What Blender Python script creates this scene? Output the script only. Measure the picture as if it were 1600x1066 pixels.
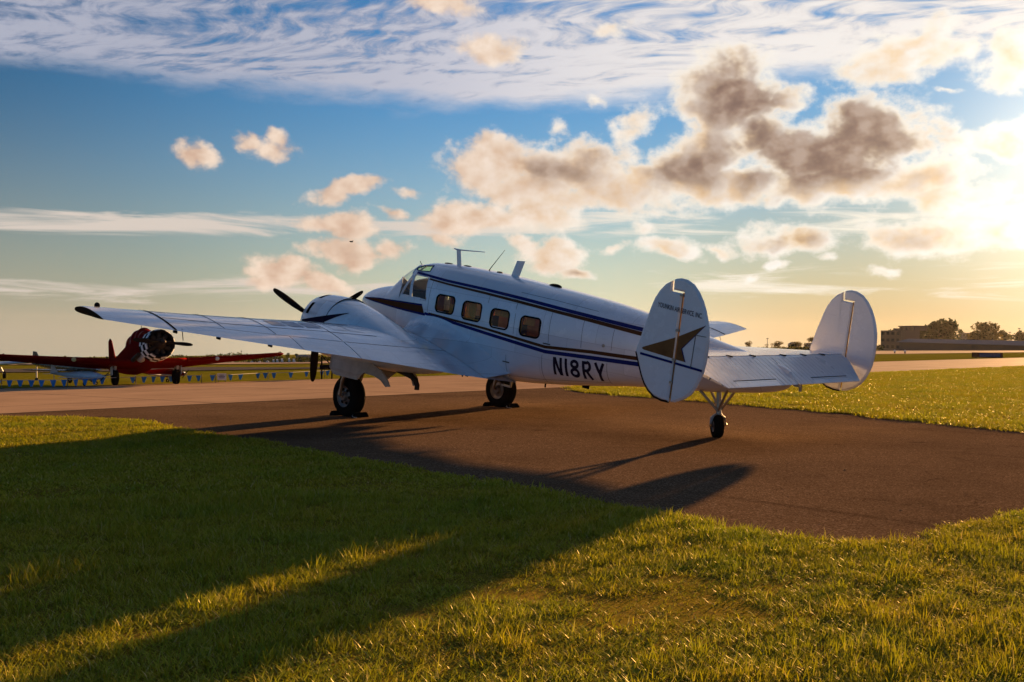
import bpy, bmesh, math, random
import numpy as np
from mathutils import Vector, Matrix
random.seed(7)
rng = np.random.default_rng(7)
sc = bpy.context.scene
for o in list(bpy.data.objects):
    bpy.data.objects.remove(o)
COL = sc.collection
R = math.radians

# ------------------------------------------------------------------ camera
FPX, CAM_H, CPITCH, CROLL = 1657.578, 1.62474, -0.00924, 0.00954
cam_d = bpy.data.cameras.new('camera')
cam = bpy.data.objects.new('camera', cam_d)
COL.objects.link(cam)
sc.camera = cam
cam_d.sensor_width = 36.0
cam_d.lens = FPX / 1600 * 36.0
cam_d.clip_start = 0.1
cam_d.clip_end = 20000
_f = Vector((0, math.cos(CPITCH), math.sin(CPITCH)))
_r = Vector((1, 0, 0))
_d = Vector((0, math.sin(CPITCH), -math.cos(CPITCH)))
_c, _s = math.cos(CROLL), math.sin(CROLL)
_X = _c * _r - _s * _d
_D = _s * _r + _c * _d
M = Matrix((_X, -_D, -_f)).transposed().to_4x4()
M.translation = (0, 0, CAM_H)
cam.matrix_world = M

# ------------------------------------------------------------------ light
SUN_AZ, SUN_EL = R(29.7), R(7.6)
SKY_STRENGTH, EXPOSURE = 0.05, 1.9
SUNV = Vector((math.sin(SUN_AZ) * math.cos(SUN_EL), math.cos(SUN_AZ) * math.cos(SUN_EL), math.sin(SUN_EL)))
sun_d = bpy.data.lights.new('sun', 'SUN')
sun_d.energy = 5.0
sun_d.angle = R(1.0)
sun_d.color = (1.0, 0.56, 0.22)
sun = bpy.data.objects.new('sun', sun_d)
COL.objects.link(sun)
sun.rotation_mode = 'QUATERNION'
sun.rotation_quaternion = SUNV.to_track_quat('Z', 'Y')
sun.location = (0, 0, 60)

vs = sc.view_settings
vs.view_transform = 'Standard'
vs.look = 'None'
vs.exposure = EXPOSURE
vs.gamma = 1
vs.use_curve_mapping = False
sc.render.engine = 'CYCLES'
sc.cycles.max_bounces = 8
sc.cycles.transparent_max_bounces = 16
sc.cycles.sample_clamp_indirect = 6
sc.cycles.caustics_reflective = False
sc.cycles.caustics_refractive = False
sc.cycles.use_denoising = True


def ray(u, v):
    """direction of the line of sight through a point of the 1600 x 1066 photograph"""
    return (_X * (u - 800) + _D * (v - 533) + _f * FPX).normalized()


def azel(u, v):
    d = ray(u, v)
    return math.atan2(d.x, d.y), math.atan2(d.z, math.hypot(d.x, d.y))


# ------------------------------------------------------------------ node helpers
class NT:
    def __init__(self, tree):
        self.t = tree

    def n(self, kind, **kw):
        nd = self.t.nodes.new(kind)
        for k, v in kw.items():
            setattr(nd, k, v)
        return nd

    def put(self, sock, v):
        if isinstance(v, bpy.types.NodeSocket):
            self.t.links.new(v, sock)
        elif v is not None:
            if sock.type == 'RGBA' and hasattr(v, '__len__') and len(v) == 3:
                v = (*v, 1)
            sock.default_value = v

    def m(self, op, a, b=None, c=None, clamp=False):
        nd = self.n('ShaderNodeMath', operation=op, use_clamp=clamp)
        for i, v in enumerate((a, b, c)):
            self.put(nd.inputs[i], v)
        return nd.outputs[0]

    def vm(self, op, a, b=None, scale=None):
        nd = self.n('ShaderNodeVectorMath', operation=op)
        self.put(nd.inputs[0], a)
        self.put(nd.inputs[1], b)
        if scale is not None:
            self.put(nd.inputs['Scale'], scale)
        return nd.outputs['Value'] if op in ('LENGTH', 'DOT_PRODUCT', 'DISTANCE') else nd.outputs[0]

    def step(self, x, a, b, lo=0.0, hi=1.0, smooth=True):
        nd = self.n('ShaderNodeMapRange', interpolation_type='SMOOTHSTEP' if smooth else 'LINEAR')
        for i, v in enumerate((x, a, b, lo, hi)):
            self.put(nd.inputs[i], v)
        return nd.outputs[0]

    def mix(self, f, a, b, blend='MIX'):
        nd = self.n('ShaderNodeMix', data_type='RGBA', blend_type=blend)
        self.put(nd.inputs[0], f)
        self.put(nd.inputs[6], a)
        self.put(nd.inputs[7], b)
        return nd.outputs[2]

    def noise(self, vec, scale, detail=4, rough=0.55, lac=2.0, dist=0.0, dim='3D', color=False):
        nd = self.n('ShaderNodeTexNoise', noise_dimensions=dim)
        self.put(nd.inputs['Vector'], vec)
        self.put(nd.inputs['Scale'], scale)
        self.put(nd.inputs['Detail'], detail)
        self.put(nd.inputs['Roughness'], rough)
        self.put(nd.inputs['Lacunarity'], lac)
        self.put(nd.inputs['Distortion'], dist)
        return nd.outputs[1] if color else nd.outputs[0]

    def xyz(self, x, y, z=0.0):
        nd = self.n('ShaderNodeCombineXYZ')
        for i, v in enumerate((x, y, z)):
            self.put(nd.inputs[i], v)
        return nd.outputs[0]


# ------------------------------------------------------------------ world: sky and clouds
world = bpy.data.worlds.new('World')
sc.world = world
world.use_nodes = True
wt = world.node_tree
wt.nodes.clear()
W = NT(wt)
KSKY = 1.0 / (SKY_STRENGTH * 2 ** EXPOSURE)      # picture radiance -> sky units


def sk(r, g, b):
    """picture colour (0..255) to sky radiance"""
    def lin(c):
        c /= 255
        return c / 12.92 if c <= .04045 else ((c + .055) / 1.055) ** 2.4
    return (lin(r) * KSKY, lin(g) * KSKY, lin(b) * KSKY)


tc = W.n('ShaderNodeTexCoord').outputs['Generated']
DIR = W.vm('NORMALIZE', tc)
_sep = W.n('ShaderNodeSeparateXYZ')
wt.links.new(DIR, _sep.inputs[0])
dx, dy, dz = _sep.outputs
AZ = W.m('ARCTAN2', dx, dy)
EL = W.m('ARCSINE', dz)
PP = W.xyz(AZ, EL, 0.0)
cosS = W.vm('DOT_PRODUCT', DIR, tuple(SUNV))
nish = W.n('ShaderNodeTexSky', sky_type='NISHITA')
nish.sun_disc = False
nish.sun_elevation = SUN_EL
nish.sun_rotation = SUN_AZ
nish.altitude = 200
nish.air_density = 1.0
nish.dust_density = 0.2
nish.ozone_density = 4.0
# gentle contrast and shoulder on the clear sky (a bright aureole without clipping half the frame)
_sp = W.n('ShaderNodeSeparateColor')
wt.links.new(W.vm('SCALE', nish.outputs[0], scale=1.0 / KSKY), _sp.inputs[0])
_ch = [W.m('POWER', W.m('MAXIMUM', c, 1e-5), 1.22) for c in _sp.outputs]
_lum = W.m('ADD', W.m('ADD', W.m('MULTIPLY', _ch[0], 0.35), W.m('MULTIPLY', _ch[1], 0.45)), W.m('MULTIPLY', _ch[2], 0.2))
_sc = W.m('DIVIDE', KSKY * 1.0, W.m('ADD', 1.0, W.m('DIVIDE', _lum, 0.80)))
SKY = W.vm('SCALE', W.xyz(_ch[0], _ch[1], _ch[2]), scale=_sc)
# a clear evening sky is deepest well to the side of the sun
_dk = W.m('MAXIMUM', W.step(cosS, 0.45, 0.93, 0.58, 1.12), W.step(cosS, 0.35, -0.45, 0.58, 1.0))
SKY = W.vm('SCALE', W.vm('MULTIPLY', SKY, (0.84, 1.0, 0.99)), scale=_dk)
# pale warm air low down, brighter towards the sun
_hz = W.m('POWER', W.step(EL, azel(800, 130)[1], azel(800, 525)[1], 0.0, 1.0, False), 1.7)
_hc = W.mix(W.step(cosS, 0.0, 0.55), sk(92, 112, 146), sk(190, 178, 158))
_hc = W.mix(W.step(cosS, 0.62, 0.93), _hc, sk(240, 226, 198))
_hc = W.mix(W.step(cosS, 0.90, 0.985), _hc, sk(228, 186, 138))
SKY = W.mix(W.m('MULTIPLY', _hz, 0.80), SKY, _hc)

# sheet of high thin cloud (flat layer seen in perspective)
zz = W.m('MAXIMUM', dz, 0.02)
PL = W.xyz(W.m('DIVIDE', dx, zz), W.m('DIVIDE', dy, zz), 0.0)
PLs = W.n('ShaderNodeMapping', vector_type='POINT')
PLs.inputs['Rotation'].default_value = (0, 0, R(-24))
PLs.inputs['Scale'].default_value = (0.8, 1.15, 1)
wt.links.new(PL, PLs.inputs[0])
warp = W.noise(PLs.outputs[0], 0.9, 3, 0.5, color=True)
PLw = W.vm('ADD', PLs.outputs[0], W.vm('SCALE', W.vm('SUBTRACT', warp, (.5, .5, .5)), scale=0.9))
sh1 = W.noise(PLw, 0.8, 6, 0.62)
sh2 = W.noise(PLw, 5.5, 5, 0.62)
sh3 = W.noise(W.vm('MULTIPLY', PLw, (3.4, 1.0, 1.0)), 5.2, 5, 0.6)       # fine ripples
rip = W.n('ShaderNodeTexWave', wave_type='BANDS', bands_direction='DIAGONAL')
for k, v in (('Scale', 1.9), ('Distortion', 6.0), ('Detail', 3.0), ('Detail Scale', 1.4), ('Detail Roughness', 0.6)):
    rip.inputs[k].default_value = v
wt.links.new(PLw, rip.inputs['Vector'])
edge = W.m('ADD', EL, W.m('MULTIPLY', W.m('SUBTRACT', W.noise(W.vm('MULTIPLY', PP, (1, 3, 1)), 7.0, 6, 0.62), 0.5), 0.055))
# lower edge of the sheet over the azimuth
el_l, el_m, el_r = azel(0, 105)[1], azel(700, 178)[1], azel(1500, 100)[1]
ebase = W.step(AZ, azel(0, 0)[0], azel(700, 0)[0], el_l, el_m)
ebase = W.m('ADD', ebase, W.step(AZ, azel(800, 0)[0], azel(1500, 0)[0], 0.0, el_r - el_m))
sheet = W.step(W.m('SUBTRACT', edge, ebase), -0.004, 0.022)
sheet = W.m('MULTIPLY', sheet, W.step(W.m('ADD', dy, W.m('MULTIPLY', W.m('SUBTRACT', W.noise(DIR, 2.0, 4, 0.6), 0.5), 0.5)), 0.05, 0.60))   # faded overhead and behind, shaped so blue skylight reaches the airplane
sdens = W.m('ADD', W.m('MULTIPLY', sh1, 0.85), W.m('MULTIPLY', sh2, 0.55))
sdens = W.m('ADD', sdens, W.m('MULTIPLY', rip.outputs[0], 0.10))
sdens = W.m('ADD', sdens, W.m('MULTIPLY', W.m('SUBTRACT', sh3, 0.5), 0.75))
near_edge = W.step(W.m('SUBTRACT', edge, ebase), 0.0, 0.075, 0.20, 0.0)
sdens = W.m('ADD', sdens, near_edge)
salpha = W.m('MULTIPLY', sheet, W.step(sdens, 0.52, 0.86))
sunny = W.step(cosS, 0.80, 0.985)
scol = W.mix(sunny, sk(222, 220, 228), sk(255, 250, 244))
scol = W.mix(W.step(sdens, 0.7, 0.95, 0, 0.55), W.mix(sunny, sk(168, 174, 194), sk(232, 226, 222)), scol)
scol = W.mix(W.step(AZ, azel(250, 0)[0], azel(900, 0)[0], 0.38, 0.0), scol, sk(112, 126, 156))

# thin streaks low over the field
PS = W.vm('MULTIPLY', PP, (7.0, 75.0, 1.0))
stn = W.noise(PS, 1.0, 7, 0.6, dist=0.6)


def band(vc, half, u0, u1, strength):
    a0, e0 = azel(u0, vc[0])
    a1, e1 = azel(u1, vc[1])
    line = W.m('MULTIPLY_ADD', W.m('SUBTRACT', AZ, a0), (e1 - e0) / (a1 - a0), e0)
    off = W.m('ABSOLUTE', W.m('SUBTRACT', EL, line))
    m = W.step(off, 0.0, half / FPX, 1.0, 0.0)
    return W.m('MULTIPLY', m, strength)


b1 = W.m('MULTIPLY', band((342, 352), 27, 0, 900, 1.15), W.step(AZ, azel(820, 0)[0], azel(1000, 0)[0], 1.0, 0.35))
b2 = W.m('MULTIPLY', band((350, 338), 40, 700, 1600, 0.8), W.step(AZ, azel(760, 0)[0], azel(1000, 0)[0]))
b3 = W.m('MULTIPLY', band((450, 452), 30, 0, 900, 0.8), W.step(AZ, azel(500, 0)[0], azel(900, 0)[0], 1.0, 0.3))
b4 = W.m('MULTIPLY', band((440, 440), 40, 900, 1600, 0.7), W.step(AZ, azel(800, 0)[0], azel(1200, 0)[0]))
bands = W.m('MAXIMUM', W.m('MAXIMUM', b1, b2), W.m('MAXIMUM', b3, b4))
stalpha = W.m('MULTIPLY', W.step(W.m('ADD', stn, W.m('MULTIPLY', bands, 0.32)), 0.62, 0.86), W.step(bands, 0.0, 0.25, 0, 0.9))
stcol = W.mix(sunny, sk(222, 208, 196), sk(255, 246, 228))

# heaps of low cumulus: centre u, v, half width, half height, tilt, weight, darkness of the thick middle
HEAPS = [
    (306, 244, 56, 24, 8, .82, 0), (390, 226, 36, 20, 10, .8, 0), (425, 236, 50, 30, 0, .85, 0), (437, 222, 34, 22, 40, .75, 0),
    (545, 290, 78, 28, -18, .95, .1), (522, 306, 36, 26, 0, .9, 0), (575, 282, 46, 20, -10, .8, 0), (612, 328, 50, 16, 0, .75, 0),
    (520, 350, 92, 26, 0, .85, 0), (545, 394, 94, 32, 4, 1.0, .35), (610, 386, 46, 28, 0, .85, 0),
    (440, 420, 76, 36, 8, 1.0, .1), (500, 440, 90, 24, 10, .8, 0), (420, 436, 60, 20, 0, .8, 0), (640, 300, 50, 12, 0, .62, 0),
    (770, 74, 74, 38, 0, .85, 0), (700, 10, 90, 24, 0, .8, 0), (950, 45, 60, 24, 0, .7, 0),
    (775, 262, 96, 56, 8, 1.1, .15), (880, 262, 120, 56, -4, 1.1, .62), (960, 282, 110, 60, 0, 1.05, .3), (840, 300, 150, 46, 0, 1.0, .12),
    (735, 335, 110, 38, -6, 1.0, .12), (830, 330, 100, 40, 0, .95, .1), (690, 372, 60, 18, 0, .7, 0),
    (985, 205, 66, 44, -60, .75, 0), (880, 205, 44, 22, -20, .62, 0), (930, 160, 40, 18, 0, .6, 0),
    (1090, 258, 130, 66, -28, 1.15, .75), (1145, 158, 112, 80, 12, 1.2, .85), (1225, 158, 62, 34, -10, .95, .1), (1180, 205, 80, 52, -20, 1.1, .7),
    (1130, 288, 180, 46, 0, 1.2, .05), (1305, 232, 165, 66, -14, 1.3, 1.25), (1375, 198, 95, 50, 20, 1.15, .85), (1255, 256, 100, 40, 0, 1.15, .55),
    (1300, 290, 210, 40, 0, 1.2, .05), (1440, 276, 120, 46, -4, 1.05, .45), (1500, 310, 110, 34, 0, .9, 0),
    (1405, 88, 120, 48, -14, 1.0, .12), (1380, 118, 80, 32, 0, .9, .2), (1490, 72, 90, 34, 0, .75, 0), (1585, 92, 80, 56, 0, 1.0, .15),
    (1570, 222, 110, 36, -8, 1.05, .05), (1222, 372, 96, 30, 0, .98, .5), (1440, 378, 116, 40, 0, 1.0, .4), (1560, 360, 110, 40, 0, .9, 0),
    (1050, 392, 78, 24, 4, .92, .1), (1118, 385, 50, 20, 0, .85, 0), (865, 400, 74, 42, 0, 1.05, .1), (895, 428, 48, 16, 0, .95, .5), (820, 380, 50, 22, 0, .85, 0),
    (1222, 410, 34, 16, -20, .8, 0), (1165, 436, 40, 14, -10, .75, 0), (955, 385, 40, 16, 0, .7, 0), (1010, 360, 44, 18, 0, .72, 0), (1380, 418, 60, 14, 0, .7, 0),
    (1480, 146, 44, 8, 4, .72, 0), (1290, 395, 40, 14, 0, .65, 0),
]
wn = W.noise(W.vm('MULTIPLY', PP, (1, 1.25, 1)), 22.0, 3, 0.5, color=True)
PW = W.vm('ADD', PP, W.vm('SCALE', W.vm('SUBTRACT', wn, (.5, .5, .5)), scale=0.030))


def heaps(P):
    """height of the heaps, and how thick their shaded middles are"""
    tot = drk = None
    for (u, v, a, b, th, wgt, dk) in HEAPS:
        az, el = azel(u, v)
        mp = W.n('ShaderNodeMapping', vector_type='TEXTURE')
        mp.inputs['Location'].default_value = (az, el, 0)
        mp.inputs['Rotation'].default_value = (0, 0, R(-th))
        kk = 1.02 if a > 90 else 0.92
        mp.inputs['Scale'].default_value = (a * kk / FPX, b * kk * 0.97 / FPX, 1)
        wt.links.new(P, mp.inputs[0])
        ln = W.vm('LENGTH', mp.outputs[0])
        s = W.m('MULTIPLY_ADD', ln, -wgt * 0.72, wgt)
        tot = s if tot is None else W.m('MAXIMUM', tot, s)
        if dk > 0:
            s = W.m('MULTIPLY_ADD', ln, -dk * 0.72, dk)
            drk = s if drk is None else W.m('MAXIMUM', drk, s)
    return W.m('MAXIMUM', tot, -0.4), W.m('MAXIMUM', drk, -0.4)


PN = W.vm('MULTIPLY', PP, (1.0, 1.25, 1.0))
fb = W.noise(PN, 30.0, 9, 0.62)
# the same noise a little way towards the sun, for the lit rims
soff = Vector((SUN_AZ, SUN_EL, 0)) - Vector((*azel(1150, 230), 0))
soff.normalize()
fb2 = W.noise(W.vm('ADD', PN, tuple(soff * 0.011)), 30.0, 3, 0.5)
fb1 = W.noise(PN, 30.0, 3, 0.5)
H, DK0 = heaps(PW)
# elsewhere round the sky the heaps go on at random
outside = W.step(W.m('ABSOLUTE', AZ), 0.50, 0.66)
gen = W.noise(W.vm('MULTIPLY', PP, (1, 1.7, 1)), 5.2, 4, 0.5)
gen = W.m('MULTIPLY', W.m('MULTIPLY', W.step(gen, 0.58, 0.78, -0.2, 0.9), outside), W.step(EL, 0.02, 0.06))
gen = W.m('MULTIPLY', gen, W.step(EL, 0.35, 0.6, 1.0, 0.0))
H = W.m('MAXIMUM', H, W.m('SUBTRACT', gen, 0.2))
DEN = W.m('ADD', H, W.m('MULTIPLY', W.m('SUBTRACT', fb, 0.5), 1.30))
calpha = W.step(DEN, 0.29, 0.66)
fbs = W.noise(PN, 15.0, 4, 0.5)
DK = W.m('ADD', DK0, W.m('MULTIPLY', W.m('SUBTRACT', fbs, 0.5), 0.55))
core = W.step(W.m('ADD', DK, W.m('MULTIPLY', W.m('SUBTRACT', fb1, 0.5), 0.25)), -0.02, 0.72)
lit = W.m('MULTIPLY_ADD', W.m('ADD', W.m('SUBTRACT', fb1, fb2), W.m('MULTIPLY', W.m('SUBTRACT', fb, fb1), 0.35)), 3.4, 0.55, clamp=True)
rim = W.mix(sunny, sk(214, 180, 156), sk(246, 214, 172))
rim2 = W.mix(sunny, sk(246, 222, 200), sk(255, 252, 244))
ccol = W.mix(lit, rim, rim2)
dcol = W.mix(W.step(core, 0.25, 0.95), W.mix(sunny, sk(196, 158, 132), sk(214, 170, 122)), W.mix(lit, sk(134, 107, 92), sk(174, 144, 122)))
DENS = W.m('ADD', H, W.m('MULTIPLY', W.m('ADD', W.m('SUBTRACT', fb1, 0.5), W.m('MULTIPLY', W.m('SUBTRACT', fb, fb1), 0.3)), 1.5))
core = W.m('MULTIPLY', core, W.step(DENS, 0.40, 0.95))
ccol = W.mix(W.m('MULTIPLY', core, W.step(lit, 0.35, 1.0, 1.0, 0.88)), ccol, dcol)
ccol = W.mix(W.m('MULTIPLY', W.step(DENS, 0.42, 0.80, 0.95, 0.0), sunny), ccol, sk(255, 248, 234))

# warm air near the horizon and the bright patch of thin cloud round the sun
glow = W.m('POWER', W.m('MAXIMUM', cosS, 0.0), 160.0)
glow2 = W.m('POWER', W.m('MAXIMUM', cosS, 0.0), 14.0)
sky = SKY
sky = W.mix(stalpha, sky, stcol)
sky = W.mix(salpha, sky, scol)
sky = W.mix(W.m('MULTIPLY', calpha, 0.96), sky, ccol)
gl = W.vm('SCALE', sk(255, 232, 200), scale=W.m('MULTIPLY', glow, 0.9))
gl2 = W.vm('SCALE', sk(190, 140, 90), scale=W.m('MULTIPLY', glow2, 0.03))
sky = W.vm('ADD', W.vm('ADD', sky, gl), gl2)
bg = W.n('ShaderNodeBackground')
wt.links.new(sky, bg.inputs[0])
bg.inputs[1].default_value = SKY_STRENGTH
wo = W.n('ShaderNodeOutputWorld')
wt.links.new(bg.outputs[0], wo.inputs[0])
world.cycles.sampling_method = 'MANUAL'
world.cycles.sample_map_resolution = 1024


# ------------------------------------------------------------------ shared building helpers
def lin(r, g, b):
    f = lambda c: (c / 255) / 12.92 if c <= 10 else ((c / 255 + .055) / 1.055) ** 2.4
    return (f(r), f(g), f(b))


def material(name):
    m = bpy.data.materials.new(name)
    m.use_nodes = True
    t = NT(m.node_tree)
    b = m.node_tree.nodes['Principled BSDF']
    return m, t, b


def simple(name, col, rough=0.5, metal=0.0, spec=0.5, coat=0.0, vary=0.12, scale=6.0, bump=0.0, bscale=40.0):
    """plain material with a little uneven colour and gloss"""
    m, t, b = material(name)
    co = t.n('ShaderNodeTexCoord').outputs['Object']
    nz = t.noise(co, scale, 5, 0.6)
    k = t.step(nz, 0.3, 0.7, 1 - vary, 1 + vary, False)
    t.put(b.inputs['Base Color'], t.vm('SCALE', tuple(col), scale=k))
    t.put(b.inputs['Roughness'], t.step(t.noise(co, scale * 2.3, 4, 0.6), 0.25, 0.75, max(0.02, rough * (1 - vary)), min(1, rough * (1 + vary)), False))
    b.inputs['Metallic'].default_value = metal
    b.inputs['Specular IOR Level'].default_value = 0.0
    b.inputs['Coat Weight'].default_value = spec
    b.inputs['Coat Roughness'].default_value = 0.7
    b.inputs['Coat Weight'].default_value = coat
    if bump:
        bn = t.n('ShaderNodeBump')
        bn.inputs['Strength'].default_value = bump
        bn.inputs['Distance'].default_value = 0.01
        t.put(bn.inputs['Height'], t.noise(co, bscale, 4, 0.6))
        t.put(b.inputs['Normal'], bn.outputs[0])
    return m


def mesh_obj(name, verts, faces, mat=None, parent=None, smooth=False, loc=None):
    me = bpy.data.meshes.new(name)
    me.from_pydata([tuple(map(float, v)) for v in verts], [], faces)
    me.update()
    o = bpy.data.objects.new(name, me)
    COL.objects.link(o)
    if mat is not None:
        me.materials.append(mat)
    if smooth:
        me.polygons.foreach_set('use_smooth', [True] * len(me.polygons))
    if parent is not None:
        o.parent = parent
    if loc is not None:
        o.location = loc
    return o


def bm_obj(name, bm, mat=None, parent=None, smooth=False, recalc=True):
    if recalc:
        bmesh.ops.recalc_face_normals(bm, faces=bm.faces)
    me = bpy.data.meshes.new(name)
    bm.to_mesh(me)
    bm.free()
    o = bpy.data.objects.new(name, me)
    COL.objects.link(o)
    if mat is not None:
        me.materials.append(mat)
    if smooth:
        me.polygons.foreach_set('use_smooth', [True] * len(me.polygons))
    if parent is not None:
        o.parent = parent
    return o


def tag(o, label=None, cat=None, group=None, kind=None):
    for k, v in (('label', label), ('category', cat), ('group', group), ('kind', kind)):
        if v:
            o[k] = v
    return o


def empty(name, loc=(0, 0, 0), rz=0.0):
    o = bpy.data.objects.new(name, None)
    COL.objects.link(o)
    o.location = loc
    o.rotation_euler = (0, 0, rz)
    o.empty_display_size = 0.2
    return o


def add_box(bm, c, s, rot=None):
    vs_ = []
    for dx_ in (-.5, .5):
        for dy_ in (-.5, .5):
            for dz_ in (-.5, .5):
                p = Vector((dx_ * s[0], dy_ * s[1], dz_ * s[2]))
                if rot is not None:
                    p = rot @ p
                vs_.append(bm.verts.new(p + Vector(c)))
    for f in ((0, 1, 3, 2), (4, 6, 7, 5), (0, 4, 5, 1), (2, 3, 7, 6), (0, 2, 6, 4), (1, 5, 7, 3)):
        bm.faces.new([vs_[i] for i in f])


def add_tube(bm, pts, rads, seg=10, caps=True):
    """round tube along a polyline"""
    pts = [Vector(p) for p in pts]
    if not hasattr(rads, '__len__'):
        rads = [rads] * len(pts)
    rings = []
    up = Vector((0.13, 0.21, 0.97)).normalized()
    for i, p in enumerate(pts):
        d = (pts[min(i + 1, len(pts) - 1)] - pts[max(i - 1, 0)]).normalized()
        a = d.cross(up)
        if a.length < 1e-3:
            a = d.cross(Vector((1, 0, 0)))
        a.normalize()
        b = d.cross(a).normalized()
        rings.append([bm.verts.new(p + (a * math.cos(2 * math.pi * k / seg) + b * math.sin(2 * math.pi * k / seg)) * rads[i]) for k in range(seg)])
    for r0, r1 in zip(rings, rings[1:]):
        for k in range(seg):
            bm.faces.new((r0[k], r0[(k + 1) % seg], r1[(k + 1) % seg], r1[k]))
    if caps:
        bm.faces.new(rings[0][::-1])
        bm.faces.new(rings[-1])


def add_lathe(bm, prof, axis='x', center=(0, 0, 0), seg=32, close=False):
    """profile of (along, radius) turned round an axis through center"""
    c = Vector(center)
    rings = []
    for (a, r) in prof:
        ring = []
        for k in range(seg):
            t = 2 * math.pi * k / seg
            if axis == 'x':
                p = Vector((a, r * math.cos(t), r * math.sin(t)))
            elif axis == 'y':
                p = Vector((r * math.cos(t), a, r * math.sin(t)))
            else:
                p = Vector((r * math.cos(t), r * math.sin(t), a))
            ring.append(bm.verts.new(p + c))
        rings.append(ring)
    if close:
        rings.append(rings[0])
    for r0, r1 in zip(rings, rings[1:]):
        for k in range(seg):
            bm.faces.new((r0[k], r0[(k + 1) % seg], r1[(k + 1) % seg], r1[k]))
    return rings


# ------------------------------------------------------------------ the ground
def gp(x, y):
    return 0.53 - 0.0185 * y + 0.0217 * x


def gz(x, y):
    """the stand is level, the field beyond falls away gently"""
    p = gp(x, y)
    k = 0.04
    q = -p / k
    return -k * (math.log1p(math.exp(q)) if q < 30 else q)


def G(u, v, lift=0.0):
    """point of the ground seen at a place of the photograph"""
    d = ray(u, v)
    o = Vector((0, 0, CAM_H))
    lo, hi = 1.0, 2.0
    f = lambda t: (o + d * t).z - gz((o + d * t).x, (o + d * t).y)
    while f(hi) > 0 and hi < 9000:
        lo = hi
        hi *= 1.15
    for _ in range(60):
        mid = (lo + hi) / 2
        if f(mid) > 0:
            lo = mid
        else:
            hi = mid
    p = o + d * hi
    return Vector((p.x, p.y, gz(p.x, p.y) + lift))


PCUTS = [-.6, -.4, -.3, -.22, -.16, -.12, -.09, -.065, -.04, -.02, 0, .02, .04, .065, .09, .12, .16, .22, .3]
PN_ = Vector((0.0217, -0.0185, 0))


def sheet_obj(name, poly, lift, mat, hole=None):
    """flat-lying polygon that follows the fall of the ground"""
    bm = bmesh.new()
    f = bm.faces.new([bm.verts.new((p[0], p[1], 0)) for p in poly])
    bmesh.ops.triangulate(bm, faces=[f])
    for pc in PCUTS:
        co = PN_ * ((pc - 0.53) / PN_.length_squared)
        bmesh.ops.bisect_plane(bm, geom=bm.verts[:] + bm.edges[:] + bm.faces[:], plane_co=co, plane_no=PN_)
    for v in bm.verts:
        v.co.z = gz(v.co.x, v.co.y) + lift
    for f in bm.faces:
        if f.normal.z < 0:
            f.normal_flip()
    bm.normal_update()
    o = bm_obj(name, bm, mat, recalc=False)
    tag(o, kind='structure')
    return o


def smooth_line(pts, n=6):
    """Catmull-Rom through the points"""
    out = []
    P_ = [Vector(p) for p in pts]
    for i in range(len(P_) - 1):
        p0, p1, p2, p3 = P_[max(i - 1, 0)], P_[i], P_[i + 1], P_[min(i + 2, len(P_) - 1)]
        for k in range(n):
            t = k / n
            out.append(0.5 * ((2 * p1) + (p2 - p0) * t + (2 * p0 - 5 * p1 + 4 * p2 - p3) * t * t + (3 * p1 - p0 - 3 * p2 + p3) * t ** 3))
    out.append(P_[-1])
    return out


# materials of the ground
def turf_mat(name, cols, scale=0.6):
    m, t, b = material(name)
    co = t.n('ShaderNodeTexCoord').outputs['Object']
    n1 = t.noise(co, scale, 6, 0.62)
    n2 = t.noise(co, scale * 18, 5, 0.65)
    c = t.mix(t.step(n1, 0.35, 0.65), cols[0], cols[1])
    c = t.mix(t.step(n2, 0.42, 0.72, 0, 0.8), c, cols[2])
    t.put(b.inputs['Base Color'], c)
    b.inputs['Roughness'].default_value = 0.85
    b.inputs['Specular IOR Level'].default_value = 0.0
    bn = t.n('ShaderNodeBump')
    bn.inputs['Strength'].default_value = 0.9
    bn.inputs['Distance'].default_value = 0.06
    t.put(bn.inputs['Height'], t.m('ADD', t.noise(co, scale * 9, 5, 0.7), t.m('MULTIPLY', t.noise(co, scale * 60, 3, 0.7), 0.6)))
    t.put(b.inputs['Normal'], bn.outputs[0])
    return m


M_field = turf_mat('field grass', ((.13, .125, .010), (.17, .145, .014), (.085, .09, .008)), 0.12)
M_soil = turf_mat('lawn thatch', ((.20, .155, .016), (.26, .185, .026), (.30, .20, .05)), 1.2)


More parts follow.
